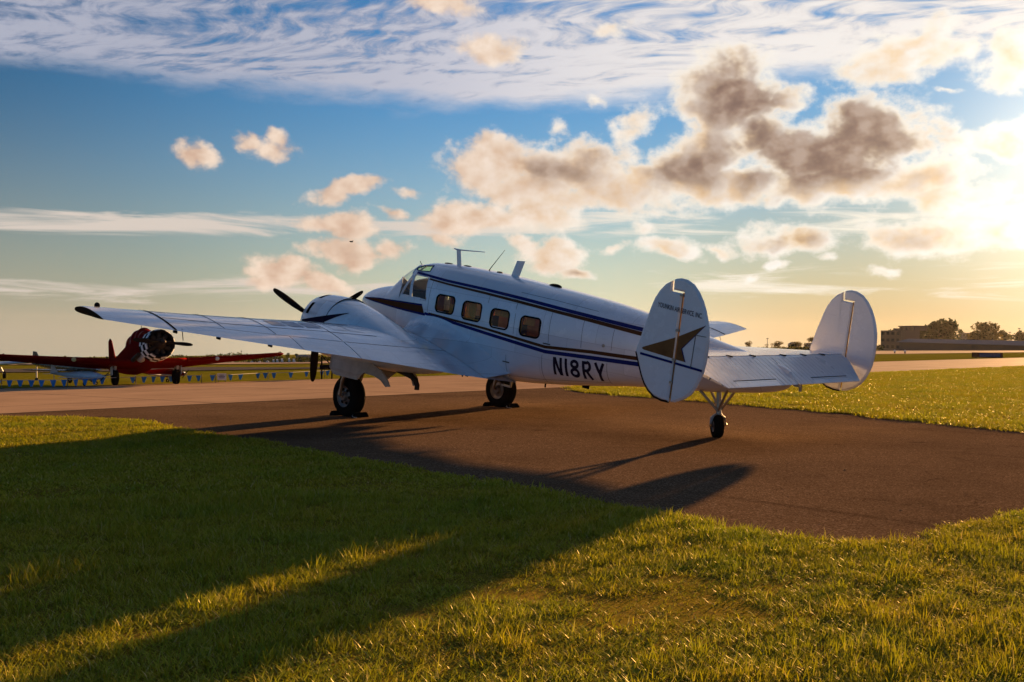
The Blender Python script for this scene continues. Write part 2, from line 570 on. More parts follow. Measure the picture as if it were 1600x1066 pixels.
def asphalt_mat():
    m, t, b = material('apron asphalt')
    co = t.n('ShaderNodeTexCoord').outputs['Object']
    fine = t.noise(co, 62, 4, 0.8)
    vor = t.n('ShaderNodeTexVoronoi', feature='F1')
    t.put(vor.inputs['Vector'], co)
    vor.inputs['Scale'].default_value = 60
    big = t.noise(co, 0.35, 6, 0.62)
    streak = t.noise(t.vm('MULTIPLY', co, (0.5, 2.4, 1)), 1.0, 6, 0.62)
    c = t.mix(t.step(fine, 0.36, 0.66), (.055, .034, .019), (.200, .124, .072))
    sp = t.n('ShaderNodeSeparateColor')
    t.put(sp.inputs[0], vor.outputs['Color'])
    c = t.mix(t.step(sp.outputs[0], 0.80, 0.97, 0, 0.75), c, (.26, .18, .12))
    c = t.mix(t.step(big, 0.42, 0.70, 0.0, 0.45), c, (.055, .034, .020))
    c = t.mix(t.step(streak, 0.54, 0.74, 0.0, 0.30), c, (.17, .11, .07))
    st = t.noise(co, 0.9, 3, 0.5)
    c = t.mix(t.step(st, 0.66, 0.72, 0.0, 0.45), c, (.040, .027, .018))
    # meandering cracks, sealed here and there, and a few long tyre scuffs
    wob = t.vm('ADD', co, t.vm('SCALE', t.vm('SUBTRACT', t.noise(co, 1.1, 4, 0.6, color=True), (.5, .5, .5)), scale=1.1))
    ed = t.n('ShaderNodeTexVoronoi', feature='DISTANCE_TO_EDGE')
    t.put(ed.inputs['Vector'], wob)
    ed.inputs['Scale'].default_value = 0.17
    crk = t.m('MULTIPLY', t.step(ed.outputs['Distance'], 0.0010, 0.0042, 1.0, 0.0), t.step(t.noise(co, 0.6, 3, 0.5), 0.42, 0.58))
    c = t.mix(t.m('MULTIPLY', crk, 0.35), c, (.018, .012, .008))
    rt = t.n('ShaderNodeVectorRotate', rotation_type='Z_AXIS')
    t.put(rt.inputs['Vector'], co)
    rt.inputs['Angle'].default_value = -2.35
    scf = t.noise(t.vm('MULTIPLY', rt.outputs[0], (0.07, 2.2, 1)), 1.0, 5, 0.6)
    c = t.mix(t.step(scf, 0.60, 0.70, 0.0, 0.42), c, (.045, .028, .017))
    t.put(b.inputs['Base Color'], c)
    t.put(b.inputs['Roughness'], t.step(big, 0.3, 0.7, 0.70, 0.86))
    b.inputs['Specular IOR Level'].default_value = 0.0
    bn = t.n('ShaderNodeBump')
    bn.inputs['Strength'].default_value = 0.35
    bn.inputs['Distance'].default_value = 0.003
    t.put(bn.inputs['Height'], t.m('ADD', t.m('MULTIPLY', vor.outputs['Distance'], -0.8), t.m('ADD', t.m('MULTIPLY', fine, 0.6), t.m('MULTIPLY', t.noise(co, 3.0, 4, 0.6), 0.5))))
    t.put(b.inputs['Normal'], bn.outputs[0])
    return m


def concrete_mat(name, base, joint=6.0, ang=0.0, spec=0.0):
    m, t, b = material(name)
    co = t.n('ShaderNodeTexCoord').outputs['Object']
    rt = t.n('ShaderNodeVectorRotate', rotation_type='Z_AXIS')
    t.put(rt.inputs['Vector'], co)
    rt.inputs['Angle'].default_value = ang
    sx = t.n('ShaderNodeSeparateXYZ')
    t.put(sx.inputs[0], rt.outputs[0])
    ln = None
    for a in (0, 1):
        fr = t.m('FRACT', t.m('DIVIDE', sx.outputs[a], joint))
        d = t.m('ABSOLUTE', t.m('SUBTRACT', fr, 0.5))
        l = t.step(d, 0.5 - 0.05 / joint, 0.5 - 0.02 / joint)
        ln = l if ln is None else t.m('MAXIMUM', ln, l)
    n1 = t.noise(co, 0.5, 6, 0.65)
    n2 = t.noise(co, 30, 4, 0.7)
    c = t.vm('SCALE', tuple(base), scale=t.m('MULTIPLY', t.step(n1, 0.25, 0.75, 0.78, 1.16, False), t.step(n2, 0.25, 0.75, 0.9, 1.1, False)))
    c = t.mix(t.m('MULTIPLY', ln, 0.75), c, (.05, .042, .035))
    cr = t.noise(t.vm('MULTIPLY', rt.outputs[0], (0.15, 1.2, 1)), 1.0, 6, 0.65)
    c = t.mix(t.step(cr, 0.58, 0.76, 0, 0.35), c, (.11, .092, .075))
    t.put(b.inputs['Base Color'], c)
    b.inputs['Roughness'].default_value = 0.72
    b.inputs['Specular IOR Level'].default_value = 0.0
    b.inputs['Coat Weight'].default_value = spec
    b.inputs['Coat Roughness'].default_value = 0.7
    bn = t.n('ShaderNodeBump')
    bn.inputs['Strength'].default_value = 0.4
    bn.inputs['Distance'].default_value = 0.004
    t.put(bn.inputs['Height'], n2)
    t.put(b.inputs['Normal'], bn.outputs[0])
    return m


_j0, _j1 = G(0, 648), G(860, 606.5)
JANG = math.atan2(_j1.y - _j0.y, _j1.x - _j0.x)
M_asphalt = asphalt_mat()
M_concrete = concrete_mat('taxiway concrete', (.38, .255, .165), 6.1, -JANG)
M_far_conc = concrete_mat('runway concrete', (.44, .31, .21), 15.0, 0.3, 0.14)
M_runway = concrete_mat('old runway', (.10, .09, .085), 20.0, 0.3)

sheet_obj('ground', [(-1100, -40), (1100, -40), (1100, 1100), (-1100, 1100)], 0.0, M_field)

# near lawn outline, from the left round the bay of the stand to the right
LAWN = [(-60, 657), (0, 655.5), (90, 654.5), (170, 656), (225, 661), (262, 669), (320, 679), (400, 691), (520, 712), (640, 733), (720, 747), (800, 761), (900, 778), (1000, 795), (1075, 810), (1125, 821),
        (1180, 831), (1235, 838), (1290, 843.5), (1345, 847), (1400, 846), (1450, 838), (1500, 826), (1550, 814), (1600, 803), (1680, 786)]
lawn_edge = [Vector((p.x, p.y)) for p in smooth_line([G(u, v + max(0, v - 650) * .03) for u, v in LAWN], 5)]
rag = random.Random(3)
lawn_edge = [p + Vector((rag.gauss(0, .03), rag.gauss(0, .04))) for p in lawn_edge]
lawn_poly = [(-22, lawn_edge[0].y)] + [tuple(p) for p in lawn_edge] + [(16, lawn_edge[-1].y + 1.5), (16, -6), (-22, -6)]

# taxiway of concrete beyond the stand
tj0, tj1 = G(-260, 657.5), G(1200, 590)
t_near = [G(0, 648), G(860, 606.5)]
nd = (t_near[1] - t_near[0]).normalized()
a0 = t_near[0] - nd * 30
a1 = t_near[1] + nd * 90
f0, f1 = G(0, 607.5), G(720, 586.5)
fd = (f1 - f0).normalized()
b0 = f0 - fd * 40
b1 = f1 + fd * 90
sheet_obj('taxiway', [a0.xy, a1.xy, b1.xy, b0.xy], 0.006, M_concrete)

# the stand of dark asphalt
isl = [(893, 609.5), (905, 613.5), (960, 618), (1030, 622.5), (1100, 628), (1200, 637), (1300, 646), (1450, 661), (1600, 677), (1800, 699), (2300, 752)]
isl_near = [Vector((p.x, p.y)) for p in smooth_line([G(*p) for p in isl], 4)]
isl_far = [Vector((p.x, p.y)) for p in [G(893, 608), G(905, 605.6), (G(930, 604)), G(1000, 600), G(1200, 592), G(1372, 583.5), G(1600, 573.5), G(1800, 566), G(2300, 548)]]
ap = [a0.xy, t_near[1].xy + nd.xy * 3.0] + [tuple(p) for p in isl_near] + [(30, 22), (30, -4), (-22, -4)]
apron_poly = [tuple(a0.xy), tuple((t_near[1].xy + nd.xy * 1.2))] + [tuple(p) for p in isl_near] + [(40, isl_near[-1].y), (40, -5), (-30, -5)]
sheet_obj('apron', apron_poly, 0.012, M_asphalt)
# worn edge strip between asphalt and concrete
e = Vector((-nd.y, nd.x, 0))
M_joint = simple('joint sealant', (.03, .026, .022), 0.8)
sheet_obj('pavement_joint', [(a0 - e * .06).xy, (a1 - nd * 92 - e * .06).xy, (a1 - nd * 92 + e * .07).xy, (a0 + e * .07).xy], 0.016, M_joint)

# grass island to the right of the stand
island_poly = [tuple(p) for p in isl_near] + [tuple(p) for p in reversed(isl_far)]
sheet_obj('grass_island', island_poly, 0.035, M_soil)
sheet_obj('lawn', lawn_poly, 0.03, M_soil)


def strip(name, near, far, lift, mat):
    n = [G(*p) for p in near]
    f = [G(*p) for p in far]
    return sheet_obj(name, [p.xy for p in n] + [p.xy for p in reversed(f)], lift, mat)


# pavements farther out
strip('taxiway_far', [(1030, 598.5),  (1372, 583.5), (1600, 573.5), (1900, 561)], [(1030, 581), (1372, 566), (1600, 559.5), (1900, 551)], 0.03, M_far_conc)
strip('runway', [(1000, 559), (1372, 553.8), (1600, 551), (1900, 547)], [(1000, 553), (1372, 548.3), (1600, 545), (1900, 540.5)], 0.05, M_far_conc)
strip('old_runway', [(-300, 584), (0, 583), (320, 580), (480, 577.5), (760, 572)], [(-300, 578.5), (0, 577.5), (320, 574.5), (480, 575), (760, 570)], 0.05, M_runway)
strip('hangar_apron', [(-300, 571), (0, 571), (300, 570.5), (480, 569), (760, 566)], [(-300, 566.5), (0, 566.5), (300, 566.5), (480, 565.5), (760, 562.5)], 0.08, M_far_conc)


# ------------------------------------------------------------------ paint and metal of the aircraft
def paint(name, col, rough=0.22, dirt=0.8, wavy=0.3, ribs=0.0, coat=0.35, panels=None):
    m, t, b = material(name)
    co = t.n('ShaderNodeTexCoord').outputs['Object']
    n1 = t.noise(co, 1.3, 6, 0.65)
    n2 = t.noise(t.vm('MULTIPLY', co, (2.0, 2.0, 9.0)), 2.2, 6, 0.7)
    c = t.vm('SCALE', tuple(col), scale=t.step(n1, 0.3, 0.7, 0.93, 1.03, False))
    c = t.mix(t.step(n2, 0.55, 0.80, 0.0, 0.28 * dirt), c, (.30, .25, .20))
    rg = t.step(t.noise(co, 3.1, 5, 0.65), 0.3, 0.7, rough * 0.75, rough * 1.5, False)
    seam = None
    if panels:        # sheets of skin: each its own shade, with fine laps and rows of rivets between
        s3 = t.n('ShaderNodeSeparateXYZ')
        t.put(s3.inputs[0], co)
        ax = {'x': 0, 'y': 1, 'z': 2}
        pv_ = t.xyz(s3.outputs[ax[panels[0]]], s3.outputs[ax[panels[1]]], 0.0)
        br = t.n('ShaderNodeTexBrick')
        t.put(br.inputs['Vector'], pv_)
        br.inputs['Color1'].default_value = (0, 0, 0, 1)
        br.inputs['Color2'].default_value = (1, 1, 1, 1)
        br.inputs['Mortar'].default_value = (.5, .5, .5, 1)
        br.inputs['Scale'].default_value = 1.0
        br.inputs['Mortar Size'].default_value = 0.004
        br.inputs['Brick Width'].default_value = panels[2]
        br.inputs['Row Height'].default_value = panels[3]
        seam = br.outputs['Fac']
        tone = t.n('ShaderNodeSeparateColor')
        t.put(tone.inputs[0], br.outputs['Color'])
        c = t.vm('SCALE', c, scale=t.step(tone.outputs[0], 0.0, 1.0, 0.90, 1.04, False))
        c = t.mix(t.m('MULTIPLY', seam, 0.35), c, (.16, .14, .13))
        rg = t.m('MULTIPLY', rg, t.step(tone.outputs[0], 0.0, 1.0, 0.7, 1.5, False))
    t.put(b.inputs['Base Color'], c)
    t.put(b.inputs['Roughness'], rg)
    b.inputs['Specular IOR Level'].default_value = 0.55
    b.inputs['Coat Weight'].default_value = coat
    b.inputs['Coat Roughness'].default_value = 0.12
    bn = t.n('ShaderNodeBump')
    bn.inputs['Strength'].default_value = wavy
    bn.inputs['Distance'].default_value = 0.02
    h = t.noise(t.vm('MULTIPLY', co, (1.6, 0.8, 1.2)), 3.6, 4, 0.5)
    if ribs:
        sx = t.n('ShaderNodeSeparateXYZ')
        t.put(sx.inputs[0], co)
        fr = t.m('ABSOLUTE', t.m('SUBTRACT', t.m('FRACT', t.m('DIVIDE', sx.outputs[1], ribs)), 0.5))
        rb = t.step(fr, 0.0, 0.12, 1.0, 0.0)
        h = t.m('ADD', h, t.m('MULTIPLY', rb, 2.2))
        bn.inputs['Strength'].default_value = 0.8
    t.put(bn.inputs['Height'], h)
    t.put(b.inputs['Normal'], bn.outputs[0])
    t.put(b.inputs['Coat Normal'], bn.outputs[0])
    return m


M_white = paint('white aircraft paint', (.72, .735, .76), 0.16, coat=0.6, panels=('x', 'z', 1.15, .42))
M_plain = paint('white fin paint', (.72, .73, .75), 0.22, 1.0)
M_wing = paint('white wing paint', (.66, .665, .70), 0.12, 1.0, wavy=0.8, coat=0.6, panels=('y', 'x', .62, .40))
M_panel = paint('greyer panel paint', (.36, .385, .46), 0.5, 1.0, wavy=0.4, coat=0.0)
M_star = simple('faded brown star paint', (.20, .095, .036), 0.5, spec=.2, vary=.2)
M_tipcap = simple('dark brown tip cap', (.045, .024, .012), 0.45)
M_elev = paint('ribbed white skin', (.70, .70, .72), 0.3, 0.6, ribs=0.115)
M_navy = simple('navy stripe paint', (.014, .022, .13), 0.4, spec=.3, vary=.1)
M_brown = simple('brown stripe paint', (.085, .034, .014), 0.4, spec=.3, vary=.1)
M_letter = simple('dark letter paint', (.020, .014, .030), 0.45, spec=.3, vary=.1)
M_black = simple('black rubber', (.012, .011, .010), 0.75, bump=0.3)
M_boot = simple('black boot', (.015, .012, .012), 0.45)
M_dark = simple('dark gap', (.010, .008, .007), 0.8)
M_seam = simple('skin seam', (.09, .075, .065), 0.7)
M_steel = simple('bare steel', (.35, .31, .27), 0.38, metal=0.9)
M_gold = simple('golden rod metal', (.30, .17, .07), 0.45, metal=0.6)  # golden tone; on the hinge rods it paints in sun through the gap
M_rim = simple('wheel rim alloy', (.20, .17, .15), 0.5, metal=0.7)
M_prop = simple('propeller paint', (.020, .015, .012), 0.42)
M_exh = simple('sooty exhaust steel', (.06, .045, .036), 0.6, metal=0.6)
M_door = simple('worn grey-white door paint', (.48, .44, .40), 0.45, vary=.15)
M_tan = simple('tan cabin lining', (.55, .35, .15), 0.8)
M_cdark = simple('dark cockpit lining', (.03, .027, .025), 0.7)
M_seat = simple('brown seat leather', (.10, .06, .035), 0.6)
M_amber = simple('amber curtain', (.55, .34, .10), 0.9)


def glass_mat(name, tint, refl=0.10):
    m, t, b = material(name)
    m.node_tree.nodes.remove(b)
    tr = t.n('ShaderNodeBsdfTransparent')
    tr.inputs[0].default_value = (*tint, 1)
    gl = t.n('ShaderNodeBsdfGlossy')
    gl.inputs['Roughness'].default_value = 0.04
    lw = t.n('ShaderNodeLayerWeight')
    lw.inputs['Blend'].default_value = 0.5
    fr5 = t.m('MULTIPLY_ADD', t.m('POWER', lw.outputs['Facing'], 5.0), 0.9, 0.035)
    mx = t.n('ShaderNodeMixShader')
    t.put(mx.inputs[0], t.m('ADD', fr5, refl, clamp=True))
    t.put(mx.inputs[1], tr.outputs[0])
    t.put(mx.inputs[2], gl.outputs[0])
    t.put(m.node_tree.nodes['Material Output'].inputs[0], mx.outputs[0])
    return m


M_glass = glass_mat('cockpit glass', (.86, .90, .88), 0.01)
M_green = glass_mat('green roof glass', (.55, .78, .50), 0.01)
M_smoke = glass_mat('smoked cabin glass', (.88, .74, .50), 0.0)

# ------------------------------------------------------------------ the twin-engined aircraft: frame of reference
# body coordinates: x aft of the nose, y to port, z up
AT = Vector((-3.13367, 22.76671, 2.34723))
AYAW, APIT = 0.78409, 0.14202
_fw = Vector((-math.sin(AYAW), math.cos(AYAW), 0))
A_left = Vector((-math.cos(AYAW), -math.sin(AYAW), 0))
A_fwd = _fw * math.cos(APIT) + Vector((0, 0, math.sin(APIT)))
A_up = -_fw * math.sin(APIT) + Vector((0, 0, math.cos(APIT)))
BX, BZ = 2.4359, -2.0224
plane = empty('twin_engine_airplane')
plane.matrix_world = Matrix((A_fwd, A_left, A_up)).transposed().to_4x4()
plane.location = AT - A_fwd * BX + A_up * BZ
PLANE_ROT = plane.rotation_euler.copy()
tag(plane, 'white twin-engine propeller airplane with blue and brown stripes parked on the asphalt', 'airplane')


def bd(p):
    return Vector((BX - p[0], p[1], p[2] - BZ))


def b2w(p):
    return AT - A_fwd * p[0] + A_left * p[1] + A_up * p[2]


def bpart(name, bm, mat, parent=None, smooth=False, mirror=False):
    for v in bm.verts:
        if mirror:
            v.co.y = -v.co.y
        v.co = bd(v.co)
    o = bm_obj(name, bm, mat, parent or plane, smooth)
    if smooth:
        try:
            o.data.set_sharp_from_angle(angle=R(38))
        except Exception:
            pass
    return o


def grid_bm(bm, rows, closed=False):
    vr = [[bm.verts.new(p) for p in r] for r in rows]
    for a, b in zip(vr, vr[1:]):
        n = len(a)
        for k in range(n if closed else n - 1):
            q = [a[k], a[(k + 1) % n], b[(k + 1) % n], b[k]]
            try:
                bm.faces.new(q)
            except ValueError:
                pass
    return vr


# ---- fuselage form
FS = np.array([  # x, top, bottom, half width, waist height, roundness above, roundness below
    (0.00, -.06, -.10, .03, -.08, 2.0, 2.0), (.04, .02, -.18, .11, -.08, 2.0, 2.0), (.15, .095, -.29, .215, -.08, 2.0, 2.0), (.35, .185, -.41, .325, -.08, 2.05, 2.1), (.65, .275, -.56, .44, -.08, 2.1, 2.2), (1.0, .345, -.70, .53, -.07, 2.2, 2.4),
    (1.32, .405, -.79, .585, -.06, 2.3, 2.6), (1.5, .56, -.84, .61, -.05, 2.35, 2.7), (1.75, .765, -.89, .64, -.04, 2.4, 2.8), (2.0, .885, -.93, .665, -.03, 2.5, 3.0), (2.4, .955, -.97, .695, -.03, 2.6, 3.1), (3.0, .975, -1.0, .715, -.03, 2.65, 3.2), (3.6, .962, -1.0, .72, -.04, 2.65, 3.3),
    (4.4, .93, -.98, .72, -.04, 2.65, 3.4), (5.2, .877, -.915, .71, -.03, 2.6, 3.4), (6.0, .828, -.81, .685, 0, 2.55, 3.3), (6.8, .763, -.685, .63, .03, 2.5, 3.1), (7.6, .664, -.545, .545, .06, 2.4, 2.8), (8.4, .538, -.445, .44, .07, 2.3, 2.5), (9.0, .437, -.365, .345, .08, 2.2, 2.3), (9.6, .345, -.262, .235, .08, 2.1, 2.1), (10.0, .275, -.18, .15, .07, 2.0, 2.0), (10.3, .19, -.06, .07, .06, 2.0, 2.0), (10.36, .10, .02, .02, .06, 2.0, 2.0)])


def pchip_all(x):
    xs = FS[:, 0]
    i = int(np.clip(np.searchsorted(xs, x) - 1, 0, len(xs) - 2))
    t = (x - xs[i]) / FH[i]
    h = FH[i]
    return (1 + 2 * t) * (1 - t) ** 2 * FS[i, 1:] + t * (1 - t) ** 2 * h * FM[i] + t * t * (3 - 2 * t) * FS[i + 1, 1:] + t * t * (t - 1) * h * FM[i + 1]


FH = np.diff(FS[:, 0])
_dl = np.diff(FS[:, 1:], axis=0) / FH[:, None]
FM = np.zeros((len(FS), 6))
for i in range(1, len(FS) - 1):
    for k in range(6):
        if _dl[i - 1, k] * _dl[i, k] > 0:
            w1, w2 = 2 * FH[i] + FH[i - 1], FH[i] + 2 * FH[i - 1]
            FM[i, k] = (w1 + w2) / (w1 / _dl[i - 1, k] + w2 / _dl[i, k])
FM[0], FM[-1] = _dl[0], _dl[-1]


def fy(x, z):
    zt, zb, w, zc, n, nb = pchip_all(x)
    h, nn = (zt - zc, n) if z > zc else (zc - zb, nb)
    return w * max(0.0, 1 - min(1.0, abs(z - zc) / h) ** nn) ** (1 / nn)


def fz(x, y):
    zt, zb, w, zc, n, nb = pchip_all(x)
    return zc + (zt - zc) * max(0.0, 1 - min(1.0, abs(y) / w) ** n) ** (1 / n)


def fpt(x, a, inset=0.0):
    zt, zb, w, zc, n, nb = pchip_all(x)
    c, s = math.cos(a), math.sin(a)
    nn = n if s > 0 else nb
    h = (zt - zc if s > 0 else zc - zb) - inset
    w = w - inset
    return (x, w * math.copysign(abs(c) ** (2 / nn), c), zc + h * math.copysign(abs(s) ** (2 / nn), s))


def inside(p, poly):
    r = False
    j = len(poly) - 1
    for i in range(len(poly)):
        if (poly[i][1] > p[1]) != (poly[j][1] > p[1]) and p[0] < (poly[j][0] - poly[i][0]) * (p[1] - poly[i][1]) / (poly[j][1] - poly[i][1]) + poly[i][0]:
            r = not r
        j = i
    return r


def rrect(x0, x1, z0, z1, r=0.09, n=6):
    out = []
    for cx, cz, a0 in ((x1 - r, z1 - r, 0), (x0 + r, z1 - r, 90), (x0 + r, z0 + r, 180), (x1 - r, z0 + r, 270)):
        for k in range(n + 1):
            a = R(a0 + 90 * k / n)
            out.append((cx + r * math.cos(a), cz + r * math.sin(a)))
    return out


CABIN_WIN = [rrect(3.10, 3.62, .085, .41), rrect(3.86, 4.36, .053, .382), rrect(4.62, 5.08, .014, .345), rrect(5.37, 5.84, -.022, .317)]
SIDE_PANE = [(2.215, .695), (2.69, .685), (2.80, .252), (2.335, .262)]
QUARTER = [(2.172, .655), (2.275, .268), (1.99, .268)]
BROW = [(2.08, .82), (2.22, .872), (2.52, .90), (2.59, .79), (2.30, .768), (2.12, .78)]


def ws_base(y):
    t = min(1.0, abs(y) / .6)
    return 1.40 + .50 * t ** 1.6


def ws_top(y):
    t = min(1.0, abs(y) / .6)
    return 1.90 + .22 * t


def which_hole(x, y, z):
    side = 'port' if y > 0 else 'starboard'
    if abs(y) > .4 and z < .5:
        for i, w in enumerate(CABIN_WIN):
            if inside((x, z), w):
                return ('cabin', i, side)
    if inside((x, z), SIDE_PANE):
        return ('side', 0, side)
    if inside((x, z), QUARTER):
        return ('quarter', 0, side)
    if z > .2 and ws_base(y) < x < ws_top(y) and x < 1.95 + (z - .27) * .46 and abs(y) > .018:
        return ('windscreen', 0, side)
    if inside((x, z), BROW) and abs(y) > .12:
        return ('brow', 0, side)
    return None


xs_f = list(np.concatenate([np.array([0, .012, .03, .055, .09, .13]), np.arange(.18, 1.36, .04), np.arange(1.37, 2.86, .0165), np.arange(2.87, 5.9, .02), np.arange(5.92, 10.3, .06), np.array([10.3, 10.34, 10.36])]))
NA_ = 176
skin = bmesh.new()
rows = [[fpt(x, 2 * math.pi * k / NA_) for k in range(NA_)] for x in xs_f]
panes = {}
vr = [[skin.verts.new(p) for p in r] for r in rows]
for i in range(len(xs_f) - 1):
    for k in range(NA_):
        k2 = (k + 1) % NA_
        cx_ = [(a + b + c + d) / 4 for a, b, c, d in zip(rows[i][k], rows[i][k2], rows[i + 1][k2], rows[i + 1][k])]
        hole = which_hole(*cx_) if 1.3 < cx_[0] < 6.0 else None
        if hole:
            panes.setdefault(hole, []).append((rows[i][k], rows[i][k2], rows[i + 1][k2], rows[i + 1][k]))
        else:
            skin.faces.new((vr[i][k], vr[i][k2], vr[i + 1][k2], vr[i + 1][k]))
skin.faces.new(vr[0][::-1])
skin.faces.new(vr[-1])
bmesh.ops.delete(skin, geom=[v for v in skin.verts if not v.link_faces], context='VERTS')
fuselage = bpart('fuselage', skin, M_white, smooth=True)

PANE_MAT = {'cabin': M_smoke, 'side': M_glass, 'quarter': M_glass, 'windscreen': M_glass, 'brow': M_green}
PANE_NAME = {'cabin': 'cabin_window', 'side': 'cockpit_side_window', 'quarter': 'cockpit_quarter_window', 'windscreen': 'windscreen', 'brow': 'roof_window'}
win_objs = {}
for key, quads in sorted(panes.items()):
    bm = bmesh.new()
    cache = {}
    for qd in quads:
        vv = []
        for p in qd:
            kk = tuple(round(c, 6) for c in p)
            if kk not in cache:
                s = 0.993
                cache[kk] = bm.verts.new((p[0], p[1] * s, p[2] - (0.004 if p[2] > .6 else 0)))
            vv.append(cache[kk])
        bm.faces.new(vv)
    win_objs[key] = bpart(PANE_NAME[key[0]], bm, PANE_MAT[key[0]], fuselage, smooth=True)


def fus_line(poly, off=0.004, side=1, n=4, closed=True):
    out = []
    m = len(poly)
    for i in range(m if closed else m - 1):
        a, b = poly[i], poly[(i + 1) % m]
        for k in range(n):
            t = k / n
            x, z = a[0] + (b[0] - a[0]) * t, a[1] + (b[1] - a[1]) * t
            out.append((x, side * (fy(x, z) + off), z))
    out.append(out[0] if closed else (poly[-1][0], side * (fy(*poly[-1]) + off), poly[-1][1]))
    return out


for key, o in win_objs.items():
    side = 1 if key[2] == 'port' else -1
    bm = bmesh.new()
    if key[0] == 'cabin':
        add_tube(bm, fus_line(CABIN_WIN[key[1]], 0.0, side, 1), .0155, 6, False)
        bpart('window_seal', bm, M_dark, o)
    elif key[0] in ('side', 'quarter', 'brow'):
        poly = {'side': SIDE_PANE, 'quarter': QUARTER, 'brow': BROW}[key[0]]
        add_tube(bm, fus_line(poly, 0.0, side, 6), .0125, 6, False)
        bpart('window_frame', bm, M_white if key[0] != 'brow' else M_navy, o)
    else:
        ys = np.linspace(.02, .585, 14)
        base = [(ws_base(y), side * y, fz(ws_base(y), y) + .002) for y in ys]
        top = [(ws_top(y), side * y, fz(ws_top(y), y) + .002) for y in np.linspace(.02, .50, 12)]
        mull = fus_line([(1.955, .265), (2.14, .67)], 0.0, side, 8, False)
        for ln in (base, top, mull):
            add_tube(bm, ln, .015, 6, False)
        add_tube(bm, [(x, side * .008, fz(x, 0) + .004) for x in np.linspace(1.39, 1.92, 10)], .014, 6, False)
        bpart('windscreen_frame', bm, M_white, o)

# ---- cabin and cockpit fittings seen through the glass
bm = bmesh.new()
lrows = [[fpt(x, 2 * math.pi * k / 88, .035) for k in range(88)] for x in np.arange(2.86, 6.3, .03)]
lv = [[bm.verts.new(p) for p in r] for r in lrows]
for i in range(len(lrows) - 1):
    for k in range(88):
        k2 = (k + 1) % 88
        c = [(a + b + c_ + d) / 4 for a, b, c_, d in zip(lrows[i][k], lrows[i][k2], lrows[i + 1][k2], lrows[i + 1][k])]
        if not which_hole(*c):
            bm.faces.new((lv[i][k], lv[i][k2], lv[i + 1][k2], lv[i + 1][k]))
bm.faces.new(lv[-1])
bpart('cabin_lining', bm, M_tan, smooth=True)
bm = bmesh.new()
trows = [[fpt(x, math.pi + math.pi * k / 40, .03) for k in range(41)] for x in np.arange(1.45, 2.86, .05)]
trows = [[(x, y, min(z, .18)) for (x, y, z) in r] for r in trows]
grid_bm(bm, trows)
bpart('cockpit_tub', bm, M_cdark)
bm = bmesh.new()
add_box(bm, (1.78, 0, .12), (.10, 1.0, .36))
add_box(bm, (1.66, 0, .30), (.34, 1.0, .03))
bpart('instrument_panel', bm, M_cdark)
for s in (-1, 1):
    bm = bmesh.new()
    add_tube(bm, [(1.85, s * .3, .08), (2.02, s * .3, .14)], .02, 6)
    add_tube(bm, [(2.02 + 0, s * .3 + .13 * math.cos(a), .14 + .11 * math.sin(a)) for a in np.linspace(-.6, math.pi + .6, 12)], .014, 6)
    bpart('control_yoke', bm, M_cdark)
    bm = bmesh.new()
    add_box(bm, (2.42, s * .3, -.12), (.46, .42, .12))
    add_box(bm, (2.62, s * .3, .12), (.10, .40, .52))
    add_box(bm, (2.64, s * .3, .44), (.07, .24, .14))
    bmesh.ops.bevel(bm, geom=bm.edges[:], offset=.025, segments=2, affect='EDGES')
    bpart('pilot_seat', bm, M_seat, smooth=True)
for i, x in enumerate((3.25, 4.02, 4.78, 5.55)):
    for s in (-1, 1):
        bm = bmesh.new()
        add_box(bm, (x, s * .38, -.38), (.46, .40, .14))
        add_box(bm, (x + .24, s * .38, -.05), (.12, .40, .66))
        bmesh.ops.bevel(bm, geom=bm.edges[:], offset=.03, segments=2, affect='EDGES')
        bpart('cabin_seat', bm, M_seat, smooth=True)
for i, w in enumerate(CABIN_WIN):
    x0, x1 = min(p[0] for p in w), max(p[0] for p in w)
    z1 = max(p[1] for p in w)
    z0 = min(p[1] for p in w)
    bm = bmesh.new()
    spans = {0: (.62, 1.0, .0, .55), 1: (0.0, .55, 0.0, 1.0), 2: (0, 1, .62, 1.0), 3: (0, .55, .55, 1.0)}[i]
    xa, xb = x0 + (x1 - x0) * spans[0], x0 + (x1 - x0) * spans[1]
    za, zb = z0 + (z1 - z0) * spans[2], z0 + (z1 - z0) * spans[3]
    n = 14
    grid_bm(bm, [[(xa + (xb - xa) * k / n, fy(xa + (xb - xa) * k / n, z) - .07 + .012 * math.sin(k * 2.2), z) for k in range(n + 1)] for z in (za, zb)])
    bpart('curtain', bm, M_amber)


# ---- painted bands and lettering on the fuselage
def fus_band(name, cl, hw, mat, off=0.003, n=70, side=1):
    cx_ = np.array([p[0] for p in cl])
    cz = np.array([p[1] for p in cl])
    X = np.linspace(cx_[0], cx_[-1], n)
    X = np.sort(np.concatenate([X, cx_[1:-1]]))
    Z = np.interp(X, cx_, cz)
    Hw = np.interp(X, [cx_[0], cx_[-1]], hw)
    rows_ = []
    for x, z, h in zip(X, Z, Hw):
        rows_.append([(x, side * (fy(x, z + h * k) + off), z + h * k) for k in (-1, -.33, .33, 1)])
    bm = bmesh.new()
    grid_bm(bm, rows_)
    return bpart(name, bm, mat, fuselage)


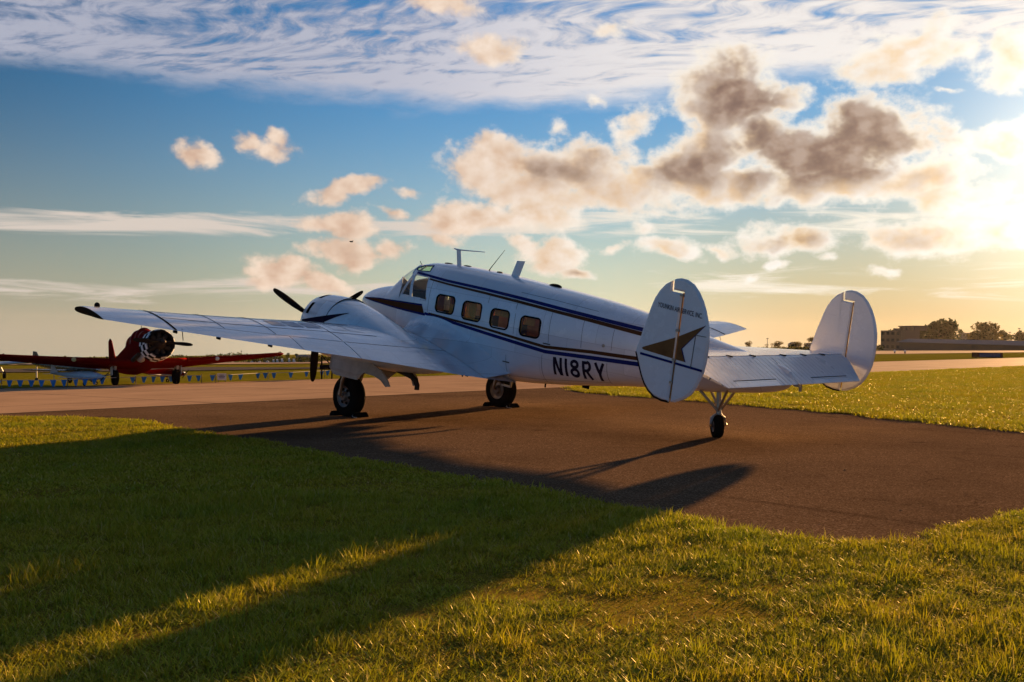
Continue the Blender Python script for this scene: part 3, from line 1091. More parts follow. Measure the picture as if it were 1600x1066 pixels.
for side in (1, -1):
    fus_band('upper_blue_stripe', [(2.22, .735), (2.45, .725), (3.24, .681), (4.315, .647), (5.30, .598), (6.823, .503), (7.817, .438), (8.6, .385)], (.022, .031), M_navy, side=side)
    fus_band('upper_brown_stripe', [(2.72, .658), (3.284, .624), (4.36, .582), (5.344, .530), (6.857, .441), (7.842, .369), (8.6, .315)], (.016, .034), M_brown, side=side)
    fus_band('lower_brown_stripe', [(2.92, .018), (4.556, -.042), (6.0, -.137), (6.98, -.064), (7.87, -.026), (8.7, .008)], (.018, .033), M_brown, side=side)
    fus_band('lower_blue_stripe', [(2.80, .002), (4.568, -.120), (6.01, -.216), (6.987, -.160), (7.874, -.115), (8.7, -.08)], (.026, .036), M_navy, side=side)
    up = [(.40, .022), (1.14, .085), (1.9, .118), (2.70, .148)]
    lo = [(.40, .012), (1.14, .005), (1.9, -.014), (2.80, -.022)]
    n = 40
    rows_ = []
    for k in range(n + 1):
        t = k / n
        xu, xl_ = .40 + t * 2.30, .40 + t * 2.40
        zu = np.interp(xu, [p[0] for p in up], [p[1] for p in up])
        zl = np.interp(xl_, [p[0] for p in lo], [p[1] for p in lo])
        rows_.append([(xl_ + (xu - xl_) * j / 4, 0, zl + (zu - zl) * j / 4) for j in range(5)])
    rows_ = [[(x, side * (fy(x, z) + .003), z) for (x, _, z) in r] for r in rows_]
    bm = bmesh.new()
    grid_bm(bm, rows_)
    bpart('nose_arrow', bm, M_brown, fuselage)
    fus_band('nose_arrow_upper_edge', [(.40, .024), (1.14, .088), (1.9, .122), (2.70, .152)], (.006, .016), M_navy, .0045, side=side)
    fus_band('nose_arrow_lower_edge', [(.40, .008), (1.14, .002), (1.9, -.018), (2.82, -.022)], (.006, .022), M_navy, .0045, side=side)

# skin seams and door outline
seams = [[(6.03, .50), (6.06, -.06)], [(6.73, .42), (6.76, -.03)], [(7.30, -.20), (7.28, -.58)], [(5.10, -.42), (5.08, -.86)], [(5.95, -.28), (5.93, -.80)], [(5.08, -.80), (5.95, -.72)], [(5.93, -.72), (7.28, -.53)],
         [(7.35, .36), (7.36, .02)], [(5.18, .60), (5.20, .40)], [(5.14, .70), (5.98, .662), (6.90, .60)], [(2.86, .66), (2.88, .03)], [(8.2, .36), (8.2, .0)], [(4.48, .58), (4.49, .42)], [(5.22, .33), (5.23, -.03)]]
for ln in seams:
    for side in (1, -1):
        bm = bmesh.new()
        pts = fus_line(ln, .0, side, 10, False)
        add_tube(bm, pts, .0036, 5, False)
        bpart('skin_seam', bm, M_seam, fuselage)
for x in (6.03, 5.10, 5.08):
    bm = bmesh.new()
    zz_ = {6.03: -.08, 5.10: -.55, 5.08: .56}[x]
    add_box(bm, (x, fy(x, zz_) + .004, zz_), (.16, .012, .018))
    bpart('door_hinge', bm, M_seam, fuselage)
bm = bmesh.new()
add_lathe(bm, [(.0, .028), (.012, .028), (.014, .001)], 'y', (7.20, fy(7.20, .075) - .004, .075), 12)
bpart('static_port', bm, M_steel, fuselage)


def text_bm(txt, size, sx=1.0, bold=0.0):
    cu = bpy.data.curves.new('text', 'FONT')
    cu.body = txt
    cu.size = size
    cu.offset = bold
    cu.resolution_u = 4
    o = bpy.data.objects.new('text', cu)
    COL.objects.link(o)
    dg = bpy.context.evaluated_depsgraph_get()
    me = bpy.data.meshes.new_from_object(o.evaluated_get(dg))
    bpy.data.objects.remove(o)
    bm_ = bmesh.new()
    bm_.from_mesh(me)
    bpy.data.meshes.remove(me)
    xs_ = [v.co.x for v in bm_.verts]
    x0 = min(xs_)
    for v in bm_.verts:
        v.co.x = (v.co.x - x0) * sx
    return bm_


# registration letters, each a piece of its own, laid on the curve of the side
def stroke_letter(ch):
    W_ = {'N': .62, 'I': .16, '8': .62, 'R': .60, 'Y': .64}[ch]
    t_ = .17
    bm_ = bmesh.new()

    def bar(a, b, w=t_):
        a, b = Vector((*a, 0)), Vector((*b, 0))
        d = (b - a).normalized()
        n_ = Vector((-d.y, d.x, 0)) * w / 2
        bm_.faces.new([bm_.verts.new(p) for p in (a - n_, b - n_, b + n_, a + n_)])

    def ring(cx_, cy_, rx, ry, a0=0, a1=360, w=t_, n=20):
        pts = [(math.cos(R(a0 + (a1 - a0) * k / n)), math.sin(R(a0 + (a1 - a0) * k / n))) for k in range(n + 1)]
        o_ = [bm_.verts.new((cx_ + rx * c, cy_ + ry * s, 0)) for c, s in pts]
        i_ = [bm_.verts.new((cx_ + (rx - w) * c, cy_ + (ry - w) * s, 0)) for c, s in pts]
        for k in range(n):
            bm_.faces.new((o_[k], o_[k + 1], i_[k + 1], i_[k]))

    if ch == 'N':
        bar((t_ / 2, 0), (t_ / 2, 1))
        bar((W_ - t_ / 2, 0), (W_ - t_ / 2, 1))
        bm_.faces.new([bm_.verts.new((*p, 0)) for p in ((0.03, 1), (0.03 + t_, 1), (W_ - 0.03, 0), (W_ - .03 - t_, 0))])
    elif ch == 'I':
        bar((W_ / 2, 0), (W_ / 2, 1))
    elif ch == '8':
        ring(W_ / 2, .27, W_ / 2, .275)
        ring(W_ / 2, .745, W_ / 2 * .93, .26)
    elif ch == 'R':
        bar((t_ / 2, 0), (t_ / 2, 1))
        bar((t_, 1 - t_ / 2), (.34, 1 - t_ / 2), t_)
        bar((t_, .47), (.34, .47), t_)
        ring(.32, .7275, .27, .2725 + .04, -90, 90)
        bar((.30, .45), (W_ - .06, 0), t_)
    else:
        bar((W_ / 2, 0), (W_ / 2, .46))
        bar((W_ / 2, .40), (.07, 1), t_)
        bar((W_ / 2, .40), (W_ - .07, 1), t_)
    return bm_, W_


curx = 6.20
for side in (1, -1):
    curx = 6.20 if side == 1 else 7.36
    for ch in 'NI8RY':
        bm, w_ = stroke_letter(ch)
        hgt = .305
        bmesh.ops.subdivide_edges(bm, edges=bm.edges[:], cuts=3, use_grid_fill=True)
        k_ = 0
        for v in bm.verts:
            x = curx + side * v.co.x * hgt * 1.02
            z = -.578 + (x - 6.20) * .054 + v.co.y * hgt
            v.co = (x, side * (fy(x, z) + .004 + .0004 * (v.index % 2)), z)
        curx += side * (w_ * hgt * 1.02 + .058)
        bpart('registration_letter', bm, M_letter, fuselage)

# ---- aerials and small fittings
def fin_blade(pts_base, pts_top, y, half):
    bm_ = bmesh.new()
    ring = []
    for (x0, z0), (x1, z1) in (pts_base, pts_top):
        pass
    return bm_


def blade(name, quad, half, mat=None):
    """thin streamlined mast on the centre line; quad: fore base, aft base, aft top, fore top"""
    bm_ = bmesh.new()
    n = 8
    rows_ = []
    for lvl in np.linspace(0, 1, 4):
        f = [quad[0][i] + (quad[3][i] - quad[0][i]) * lvl for i in (0, 1)]
        a = [quad[1][i] + (quad[2][i] - quad[1][i]) * lvl for i in (0, 1)]
        ring = []
        for k in range(2 * n):
            t = k / n * math.pi
            c = (1 - math.cos(t)) / 2 if k <= n else (1 - math.cos(t)) / 2
            w = half * math.sin(t) * (1.3 - .6 * c)
            ring.append((f[0] + (a[0] - f[0]) * c, w, f[1] + (a[1] - f[1]) * c))
        rows_.append(ring)
    v_ = grid_bm(bm_, rows_, True)
    bm_.faces.new(v_[-1])
    return bpart(name, bm_, mat or M_white, smooth=True)


mast = blade('antenna_mast', [(2.80, .93), (2.93, .93), (2.86, 1.25), (2.74, 1.25)], .02)
bm = bmesh.new()
add_tube(bm, [(2.66, 0, 1.272), (2.75, 0, 1.262), (2.86, 0, 1.262), (3.54, 0, 1.288)], [.012, .018, .014, .007], 8)
bpart('antenna_bar', bm, M_white, mast)
blade('antenna_blade', [(4.30, .90), (4.51, .88), (4.635, 1.225), (4.425, 1.215)], .016)
bm = bmesh.new()
add_tube(bm, [(3.70, 0, .93), (3.74, 0, 1.0), (4.075, 0, 1.377)], [.016, .008, .004], 8)
bpart('whip_antenna', bm, M_boot)
bm = bmesh.new()
add_tube(bm, [(1.74, 0, .75), (1.725, 0, .86), (1.67, 0, .925)], [.010, .008, .006], 8)
bpart('temperature_probe', bm, M_boot)
bm = bmesh.new()
bmesh.ops.create_uvsphere(bm, u_segments=16, v_segments=8, radius=1, matrix=Matrix.Translation((5.45, 0, fz(5.45, 0))) @ Matrix.Diagonal((.15, .06, .045, 1)))
bpart('antenna_dome', bm, M_boot, smooth=True)
for x, l_, h_ in ((2.55, .12, .018), (3.10, .10, .012), (4.0, .07, .02)):
    bm = bmesh.new()
    bmesh.ops.create_uvsphere(bm, u_segments=12, v_segments=6, radius=1, matrix=Matrix.Translation((x, 0, fz(x, 0) + .003)) @ Matrix.Diagonal((l_, .05, h_, 1)))
    bpart('roof_fairing', bm, M_boot if x < 3.5 else M_gold, smooth=True)
for (x, y, z0, z1, w_) in ((3.72, .3, -.98, -1.07, .09), (5.48, 0, -.88, -.965, .03), (6.43, 0, -.72, -.80, .16)):
    bm = bmesh.new()
    add_box(bm, (x, y, (z0 + z1) / 2), (w_, .03, abs(z1 - z0)))
    bmesh.ops.bevel(bm, geom=bm.edges[:], offset=.01, segments=2, affect='EDGES')
    bpart('belly_fitting', bm, M_dark)

# ------------------------------------------------------------------ wings
XL = [(.4, 2.0), (1.99, 2.12), (7.1, 3.40), (7.55, 3.52), (7.70, 3.60), (7.74, 3.66)]
XT = [(.4, 5.06), (1.2, 5.17), (1.85, 5.16), (2.75, 4.90), (3.6, 4.77), (4.7, 4.75), (6.75, 4.66), (7.74, 4.56)]


def itp(T, y):
    return float(np.interp(y, [t[0] for t in T], [t[1] for t in T]))


def wz(y):
    return -.98 + .13 * y


def wing_pt(y, f, up):
    a, b = itp(XL, y), itp(XT, y)
    c = b - a
    k = min(1.0, max(0.0, (7.6 - y) / 3.9))
    t = .10 + .075 * k
    inc = .035 + .026 * k
    cam_ = (.022 + .015 * k) * 4 * f * (1 - f) * c
    th = 5 * t * (.2969 * math.sqrt(f) - .126 * f - .3516 * f * f + .2843 * f ** 3 - .1036 * f ** 4) * c
    return (a + f * c, y, wz(y) + (1 - f) * c * inc + cam_ + (th if up else -th))


def wing_box(ys, f0, f1, n=22):
    rows_ = []
    for y in ys:
        fs = [f0 + (f1 - f0) * (1 - math.cos(math.pi * k / n)) / 2 for k in range(n + 1)] if f0 == 0 else [f0 + (f1 - f0) * k / n for k in range(n + 1)]
        ring = [wing_pt(y, f, True) for f in reversed(fs)] + [wing_pt(y, f, False) for f in fs[(1 if f0 == 0 else 0):]]
        rows_.append(ring)
    bm_ = bmesh.new()
    v_ = grid_bm(bm_, rows_, True)
    bm_.faces.new(v_[0][::-1])
    bm_.faces.new(v_[-1])
    return bm_


for side in (1, -1):
    mir = side < 0
    FHG = .765
    bm = wing_box(np.linspace(.3, 3.585, 34), 0, 1)
    wing = bpart('wing_centre_panel', bm, M_wing, smooth=True, mirror=mir)
    bm = wing_box(np.linspace(3.5865, 6.745, 24), 0, FHG - .004)
    bpart('wing_outer_panel', bm, M_wing, smooth=True, mirror=mir)
    bm = wing_box(np.linspace(3.605, 4.665, 8), FHG + .006, 1, 8)
    fl = bpart('flap', bm, M_wing, smooth=True, mirror=mir)
    bm = wing_box(np.linspace(4.685, 6.735, 12), FHG + .006, 1, 8)
    ai = bpart('aileron', bm, M_wing, smooth=True, mirror=mir)
    for y in (5.0, 5.9, 6.6):
        bm = bmesh.new()
        p = wing_pt(y, FHG, False)
        add_box(bm, (p[0], y, p[2] - .03), (.10, .02, .06))
        bpart('hinge_bracket', bm, M_dark, ai, mirror=mir)
    bm = bmesh.new()
    p = wing_pt(6.62, .93, False)
    add_tube(bm, [(p[0], 6.62, p[2] + .03), (p[0] + .05, 6.62, p[2] - .10), (p[0] + .055, 6.62, p[2] - .13)], [.006, .006, .004], 6)
    bpart('balance_rod', bm, M_dark, ai, mirror=mir)
    # tip with its underside sweeping up to the upper edge
    ys = list(np.linspace(6.765, 7.60, 10))
    n = 22
    rows_ = []
    for y in ys + [7.66, 7.71, 7.74]:
        fs = [(1 - math.cos(math.pi * k / n)) / 2 for k in range(n + 1)]
        rows_.append([wing_pt(y, f, True) for f in reversed(fs)] + [wing_pt(y, f, False) for f in fs[1:]])
    bm = bmesh.new()
    v_ = grid_bm(bm, rows_, True)
    bm.faces.new(v_[0][::-1])
    bm.faces.new(v_[-1])
    tip = bpart('wing_tip', bm, M_wing, smooth=True, mirror=mir)
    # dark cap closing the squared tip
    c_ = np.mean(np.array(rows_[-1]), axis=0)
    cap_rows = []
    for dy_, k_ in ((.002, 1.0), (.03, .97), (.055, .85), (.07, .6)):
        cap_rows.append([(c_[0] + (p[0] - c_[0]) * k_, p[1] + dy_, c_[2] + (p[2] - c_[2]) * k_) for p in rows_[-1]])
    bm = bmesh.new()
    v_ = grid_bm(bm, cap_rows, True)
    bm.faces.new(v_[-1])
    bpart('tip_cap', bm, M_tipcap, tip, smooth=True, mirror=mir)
    bm = bmesh.new()
    grid_bm(bm, [[tuple(np.array(wing_pt(6.735 + d, f, True)) + (0, 0, .004)) for f in np.linspace(0.0, .985, 26)] for d in (-.012, .028)])
    bpart('tip_joint_strip', bm, M_boot, tip, mirror=mir)
    bm = bmesh.new()
    p = wing_pt(7.42, .10, True)
    bmesh.ops.create_uvsphere(bm, u_segments=14, v_segments=8, radius=1, matrix=Matrix.Translation((p[0] - .01, p[1], p[2] + .02)) @ Matrix.Diagonal((.06, .035, .045, 1)))
    bpart('navigation_light', bm, M_boot, tip, smooth=True, mirror=mir)
    # rows of access panels and seams on the upper skin
    def skin_line(pts, r_=.004, nm='skin_seam', mt=M_seam):
        bm_ = bmesh.new()
        full = []
        for (ya, fa), (yb, fb_) in zip(pts, pts[1:]):
            for k in range(12):
                t = k / 12
                full.append(wing_pt(ya + (yb - ya) * t, fa + (fb_ - fa) * t, True))
        full.append(wing_pt(*pts[-1], True))
        add_tube(bm_, full, r_, 5, False)
        return bpart(nm, bm_, mt, wing, mirror=mir)
    for y in (3.595, 4.9, 5.8):
        skin_line([(y, .03), (y, .75)], .005)
    skin_line([(2.7, .30), (6.7, .30)], .004)
    skin_line([(2.6, .58), (6.7, .60)], .004)
    skin_line([(1.2, .70), (3.58, .765)], .004)
    for y0 in (2.75, 3.1, 3.66, 4.02, 4.38):
        bm = bmesh.new()
        grid_bm(bm, [[tuple(np.array(wing_pt(y0 + d, f, True)) + (0, 0, .0035)) for f in np.linspace(.36, .52, 8)] for d in (0, .1, .2, .3)])
        bpart('access_panel', bm, M_panel if y0 > 3.5 else M_wing, wing, mirror=mir)
    # fillet between wing and fuselage
    rows_ = []
    for x in np.linspace(2.35, 5.16, 40):
        t = (x - 2.35) / 2.81
        yo = .78 + .72 * math.sin(math.pi * min(1, t * .62 + .1)) * (1 - .25 * t)
        yo = min(yo, 1.45)
        def f_at(y):
            a, b = itp(XL, y), itp(XT, y)
            return min(1, max(0, (x - a) / (b - a)))
        po = np.array(wing_pt(yo, f_at(yo), True)) + (0, 0, .004)
        po[0] = min(x, po[0] + 0)
        zi = wing_pt(.7, f_at(.7), True)[2] + .42 * math.sin(math.pi * (.15 + .75 * t)) ** .7 * (1 - .4 * t) + .03
        zi = max(zi, -.86)
        pi_ = np.array((x, fy(x, zi) + .004, zi))
        ctl = np.array((x, fy(x, -.5) + .05, po[2] + .05 + .04 * (1 - t)))
        ring = []
        for k in range(13):
            s = k / 12
            q_ = (1 - s) ** 2 * po + 2 * s * (1 - s) * ctl + s * s * pi_
            ring.append(tuple(q_))
        rows_.append(ring)
    bm = bmesh.new()
    grid_bm(bm, rows_)
    bpart('wing_fillet', bm, M_white, wing, smooth=True, mirror=mir)

# ------------------------------------------------------------------ engine nacelles, propellers and main gear
NY = 1.99
NAC = np.array([  # x, top, bottom, half width, centre height
    (1.98, .165, -.99, .585, -.41), (2.2, .142, -1.0, .58, -.42), (2.5, .085, -1.0, .57, -.43), (2.9, -.005, -.99, .55, -.45), (3.3, -.115, -.97, .51, -.48), (3.7, -.245, -.95, .45, -.52), (4.1, -.385, -.91, .365, -.56), (4.5, -.515, -.85, .26, -.61), (4.85, -.62, -.77, .13, -.66), (5.0, -.67, -.71, .03, -.69)])


def nac(x, a):
    v = [np.interp(x, NAC[:, 0], NAC[:, k]) for k in range(1, 5)]
    c, s = math.cos(a), math.sin(a)
    n = 2.15
    return (x, NY + v[2] * math.copysign(abs(c) ** (2 / n), c), v[3] + (v[0] - v[3] if s > 0 else v[3] - v[1]) * math.copysign(abs(s) ** (2 / n), s))


COWL = [(1.34, .43), (1.30, .455), (1.295, .48), (1.31, .505), (1.36, .535), (1.46, .562), (1.62, .580), (1.85, .586), (2.05, .588), (2.16, .584), (2.17, .565)]
CZ = -.415


def cowl_r(x):
    return float(np.interp(x, [c[0] for c in COWL[2:-1]], [c[1] for c in COWL[2:-1]]))


def cowl_pt(x, deg, off=.004):
    r_ = cowl_r(x) + off
    return (x, NY + r_ * math.cos(R(deg)), CZ + r_ * math.sin(R(deg)))


for side in (1, -1):
    mir = side < 0
    bm = bmesh.new()
    xs_n = np.concatenate([np.arange(2.10, 4.8, .06), [4.85, 4.93, 5.0]])
    v_ = grid_bm(bm, [[nac(x, 2 * math.pi * k / 56) for k in range(56)] for x in xs_n], True)
    bm.faces.new(v_[-1])
    bm.faces.new(v_[0][::-1])
    nacelle = bpart('nacelle', bm, M_white, smooth=True, mirror=mir)
    bm = bmesh.new()
    add_lathe(bm, COWL, 'x', (0, NY, CZ), 72)
    cowl = bpart('cowling', bm, M_white, nacelle, smooth=True, mirror=mir)
    # cooling slots round the cowling
    for a0, a1 in ((22, 47), (62, 92), (107, 137), (150, 175)):
        bm = bmesh.new()
        grid_bm(bm, [[cowl_pt(x, a0 + (a1 - a0) * k / 10, .003) for k in range(11)] for x in (1.50, 1.535, 1.57, 1.60)])
        bpart('cooling_slot', bm, M_dark, cowl, mirror=mir)
    # dark arrow along the cowling
    tri = [(1.46, -.335), (2.05, -.345), (2.62, -.045)]
    bm = bmesh.new()
    rows_ = []
    for k in range(25):
        t = k / 24
        x = 1.44 + t * 1.20
        zu = -.335 + t * .29
        zl = -.36 if x < 2.02 else -.36 + (x - 2.02) / .62 * .305
        row = []
        for j in range(4):
            z = zl + (zu - zl) * j / 3
            if x < 2.14:
                r_ = cowl_r(x) + .004
                yy = math.sqrt(max(0, r_ * r_ - (z - CZ) ** 2))
            else:
                v = [np.interp(x, NAC[:, 0], NAC[:, q]) for q in range(1, 5)]
                h = v[0] - v[3] if z > v[3] else v[3] - v[1]
                yy = v[2] * max(0, 1 - abs((z - v[3]) / h) ** 2.15) ** (1 / 2.15) + .006
            row.append((x, NY + yy, z))
        rows_.append(row)
    grid_bm(bm, rows_)
    bpart('cowling_arrow', bm, M_letter, cowl, mirror=mir)
    bm = bmesh.new()
    add_tube(bm, [(2.175, NY + .583 * math.cos(a), CZ + .583 * math.sin(a)) for a in np.linspace(0, 2 * math.pi, 60)], .009, 6, False)
    bpart('cowling_gap', bm, M_dark, cowl, mirror=mir)
    bm = bmesh.new()
    bmesh.ops.create_circle(bm, cap_ends=True, segments=32, radius=.47, matrix=Matrix.Translation((1.75, NY, CZ)) @ Matrix.Rotation(R(90), 4, 'Y'))
    add_lathe(bm, [(1.30, .06), (1.33, .13), (1.45, .19), (1.75, .21)], 'x', (0, NY, CZ), 20)
    for k in range(9):
        a = 2 * math.pi * k / 9
        add_tube(bm, [(1.55, NY + r_ * math.cos(a), CZ + r_ * math.sin(a)) for r_ in (.18, .30, .43)], [.075, .085, .07], 10)
    bpart('engine', bm, M_exh, nacelle, smooth=True, mirror=mir)
    # propeller
    PX, PZ, PR = 1.1453, -.4023, 1.197
    bm = bmesh.new()
    add_lathe(bm, [(.93, .001), (.94, .035), (.98, .065), (1.06, .085), (1.20, .09), (1.32, .075), (1.36, .05)], 'x', (0, NY, PZ), 20)
    hub = bpart('propeller', bm, M_steel, nacelle, smooth=True, mirror=mir)
    for ang in (60, -60, 180):
        a = R(ang) + .012
        rad = Vector((0, math.sin(a), math.cos(a)))
        tan = Vector((0, math.cos(a), -math.sin(a)))
        ax = Vector((1, 0, 0))
        rows_ = []
        for r_, w, th, tw in ((.05, .05, .05, 60), (.16, .055, .045, 52), (.28, .085, .032, 44), (.45, .125, .022, 35), (.65, .150, .016, 27), (.85, .150, .012, 22), (1.0, .135, .009, 19), (1.10, .112, .007, 17), (1.16, .085, .006, 16), (1.19, .05, .005, 16), (1.197, .02, .003, 16)):
            ch = tan * math.cos(R(tw)) + ax * math.sin(R(tw))
            nn = rad.cross(ch)
            c0 = Vector((PX, NY, PZ)) + rad * r_
            ring = []
            for k in range(12):
                t = 2 * math.pi * k / 12
                ring.append(tuple(c0 + ch * math.cos(t) * w / 2 + nn * math.sin(t) * th))
            rows_.append(ring)
        bm = bmesh.new()
        v_ = grid_bm(bm, rows_, True)
        bm.faces.new(v_[-1])
        bpart('blade', bm, M_prop, hub, smooth=True, mirror=mir)
    # main leg
    upb = Vector((-math.sin(APIT), 0, math.cos(APIT)))
    TR = .393
    con = Vector((BX, NY, BZ))
    hubc = con + upb * (TR - .012)
    gear = bmesh.new()
    add_tube(gear, [(2.55, NY, -.90), (2.47, NY, -1.16)], .055, 12)
    add_tube(gear, [(2.47, NY - .20, -1.17), (2.47, NY + .20, -1.17)], .04, 10)
    for s in (-1, 1):
        add_tube(gear, [(2.475, NY + s * .19, -1.17), (2.41, NY + s * .205, -1.36), hubc + Vector((-.02, s * .20, .04)), hubc + Vector((0, s * .17, 0))], [.04, .035, .034, .03], 10)
    add_tube(gear, [(3.05, NY - .12, -.95), (2.50, NY - .12, -1.22)], .025, 8)
    add_tube(gear, [(3.05, NY + .12, -.95), (2.50, NY + .12, -1.22)], .025, 8)
    leg = bpart('main_gear_leg', gear, M_steel, smooth=True, mirror=mir)
    bm = bmesh.new()
    add_lathe(bm, [(-.125, .20), (-.135, .25), (-.135, .30), (-.115, .355), (-.075, .385), (-.03, .392), (.03, .392), (.075, .385), (.115, .355), (.135, .30), (.135, .25), (.125, .20)], 'y', hubc, 48)
    for v in bm.verts:      # the loaded tyre is a little flat where it stands
        dep = (v.co - con).dot(upb)
        if dep < .002:
            v.co += upb * (.002 - dep)
    wheel = bpart('main_wheel', bm, M_black, leg, smooth=True, mirror=mir)
    bm = bmesh.new()
    for s in (-1, 1):
        add_lathe(bm, [(s * .13, .205), (s * .11, .19), (s * .085, .15), (s * .10, .10), (s * .15, .07), (s * .155, .001)], 'y', hubc, 28)
    add_lathe(bm, [(-.12, .2), (.12, .2)], 'y', hubc, 28)
    rim = bpart('rim', bm, M_rim, wheel, smooth=True, mirror=mir)
    for k in range(6):
        a = 2 * math.pi * k / 6
        bm = bmesh.new()
        add_tube(bm, [hubc + Vector((.13 * math.cos(a), .085, .13 * math.sin(a))), hubc + Vector((.13 * math.cos(a), .104, .13 * math.sin(a)))], .028, 10)
        bpart('rim_hole', bm, M_dark, wheel, mirror=mir)
    # clamshell doors of the wheel bay
    out = [(2.22, -.78), (2.23, -1.10), (2.30, -1.225), (2.60, -1.225), (3.06, -1.205), (3.085, -1.10), (3.28, -1.03), (3.55, -1.045), (3.72, -1.09), (3.83, -1.19), (3.95, -1.165), (3.90, -1.05), (3.75, -.93), (3.4, -.84), (2.8, -.78)]
    for sy, nm in ((1, 'wheel_bay_door'), (-1, 'wheel_bay_door')):
        bm = bmesh.new()
        ring = []
        for off in (.012, -.012):
            ring.append([bm.verts.new((x, NY + sy * (.30 + .10 * math.sin(math.pi * min(1, max(0, (-.70 - z) / .62))) - .07 * max(0, (x - 3.1)) + off), z)) for x, z in out])
        n = len(out)
        bm.faces.new(ring[0])
        bm.faces.new(ring[1][::-1])
        for k in range(n):
            bm.faces.new((ring[0][k], ring[0][(k + 1) % n], ring[1][(k + 1) % n], ring[1][k]))
        bmesh.ops.triangulate(bm, faces=[f for f in bm.faces if len(f.verts) > 4])
        bpart(nm, bm, M_door, nacelle, mirror=mir)
    for yy in (NY + .10,):
        bm = bmesh.new()
        add_tube(bm, [(3.75, yy, -.86), (4.05, yy, -.90), (4.25, yy, -.93), (4.36, yy, -.985), (4.42, yy, -1.06), (4.42, yy, -1.135)], [.06, .055, .05, .047, .045, .044], 12, False)
        bpart('exhaust_pipe', bm, M_exh, nacelle, smooth=True, mirror=mir)

# tread plate of the starboard step seen beside the wheel
bm = bmesh.new()
add_box(bm, (2.86, -1.66, -1.47), (.26, .05, .035))
add_tube(bm, [(2.98, -1.66, -1.46), (3.0, -1.66, -1.28), (2.96, -1.66, -1.0)], .022, 8)
bpart('boarding_step', bm, M_steel)

# ------------------------------------------------------------------ tail
def stab_pt(y, f, up):
    a = 8.47 + .37 * abs(y)
    c = 9.868 - a
    th = .045 * math.sqrt(max(0, f)) * (1.25 - .45 * f) * 1.0
    return (a + f * c, y, .322 - .01 * (1 - f) + (th if up else -th * .8))


bm = bmesh.new()
rows_ = []
for y in np.linspace(-2.31, 2.31, 41):
    fs = [(1 - math.cos(math.pi * k / 28)) for k in range(15)]
    rows_.append([stab_pt(y, f, True) for f in reversed(fs)] + [stab_pt(y, f, False) for f in fs[1:]])
v_ = grid_bm(bm, rows_, True)
bm.faces.new(v_[0][::-1])
bm.faces.new(v_[-1])
stab = bpart('horizontal_stabilizer', bm, M_white, smooth=True)
for side in (1, -1):
    mir = side < 0
    EA = math.atan2(.31 - .013, 10.47 - 9.88)
    ca, sa = math.cos(EA), math.sin(EA)
    L_ = .661

    def el_pt(s, y, up):
        th = .036 * (1 - s / L_) ** .8 + .004
        if s < .03:
            th *= .8
        x, z = 9.884 + s * ca, .322 - s * sa
        n_ = (sa, ca)
        k = th if up else -th
        return (x + n_[0] * k, y, z + n_[1] * k)
    TAB0, TAB1, TABS = .50, 1.56, .525
    # elevator skin; the tab is a separate piece set into its trailing edge
    bm = bmesh.new()

    def panel(y_in, y_out, s0, s1, n=10):
        """y limits are functions of s"""
        r_ = []
        for up in (True, False):
            pass
        grid = []
        for k in range(n + 1):
            s = s0 + (s1 - s0) * k / n
            grid.append([el_pt(s, y_in(s) + (y_out(s) - y_in(s)) * j / 14, True) for j in range(15)])
        gridb = [[(el_pt(s0 + (s1 - s0) * k / n, p[1], False)) for p in row] for k, row in enumerate(grid)]
        a_ = grid_bm(bm, grid)
        b_ = grid_bm(bm, gridb)
        for r0, r1 in ((a_[0], b_[0]), (a_[-1], b_[-1]), ([r[0] for r in a_], [r[0] for r in b_]), ([r[-1] for r in a_], [r[-1] for r in b_])):
            for k in range(len(r0) - 1):
                bm.faces.new((r0[k], r0[k + 1], r1[k + 1], r1[k]))
    yo_ = lambda s: 2.235 - (.40 * max(0, s - .15) / .51)
    panel(lambda s: .012, yo_, 0.0, TABS)
    panel(lambda s: .012, lambda s: TAB0 - .008, TABS, L_, 3)
    panel(lambda s: TAB1 + .008, yo_, TABS, L_, 3)
    elev = bpart('elevator', bm, M_elev, mirror=mir)
    bm = bmesh.new()
    panel(lambda s: TAB0, lambda s: TAB1, TABS + .012, L_, 3)
    bpart('trim_tab', bm, M_white, elev, mirror=mir)
    bm = bmesh.new()
    add_tube(bm, [el_pt(TABS + .004, y, True) for y in np.linspace(TAB0 - .01, TAB1 + .01, 8)], .007, 5)
    bpart('trim_tab_gap', bm, M_dark, elev, mirror=mir)
    for y in (.42, 1.02, 1.60):
        bm = bmesh.new()
        p = el_pt(0.0, y, True)
        add_box(bm, (p[0] - .01, y, p[2] + .006), (.11, .016, .02))
        bpart('elevator_hinge', bm, M_dark, elev, mirror=mir)
bm = bmesh.new()
add_box(bm, (10.46, .03, .012), (.12, .035, .05))
add_box(bm, (10.51, .03, -.03), (.035, .03, .08))
bpart('elevator_horn', bm, M_steel, stab)

FY = 2.337
FIN = [(9.912, 1.212), (9.735, 1.222), (9.725, 1.366), (9.623, 1.308), (9.537, 1.217), (9.466, 1.1), (9.419, .967), (9.382, .836), (9.337, .683), (9.304, .532), (9.267, .398), (9.254, .331), (9.286, .262), (9.34, .143), (9.393, .033), (9.455, -.066), (9.538, -.155), (9.65, -.220), (9.778, -.247), (9.902, -.247)]
RUD = [(9.930, -.246), (10.0, -.236), (10.059, -.212), (10.158, -.157), (10.244, -.088), (10.313, .014), (10.359, .119), (10.394, .230), (10.412, .356), (10.419, .496), (10.414, .634), (10.397, .770), (10.361, .903), (10.310, 1.034), (10.250, 1.148), (10.170, 1.259), (10.071, 1.352), (9.957, 1.402), (9.859, 1.411), (9.785, 1.395), (9.752, 1.38), (9.758, 1.245), (9.938, 1.235)]


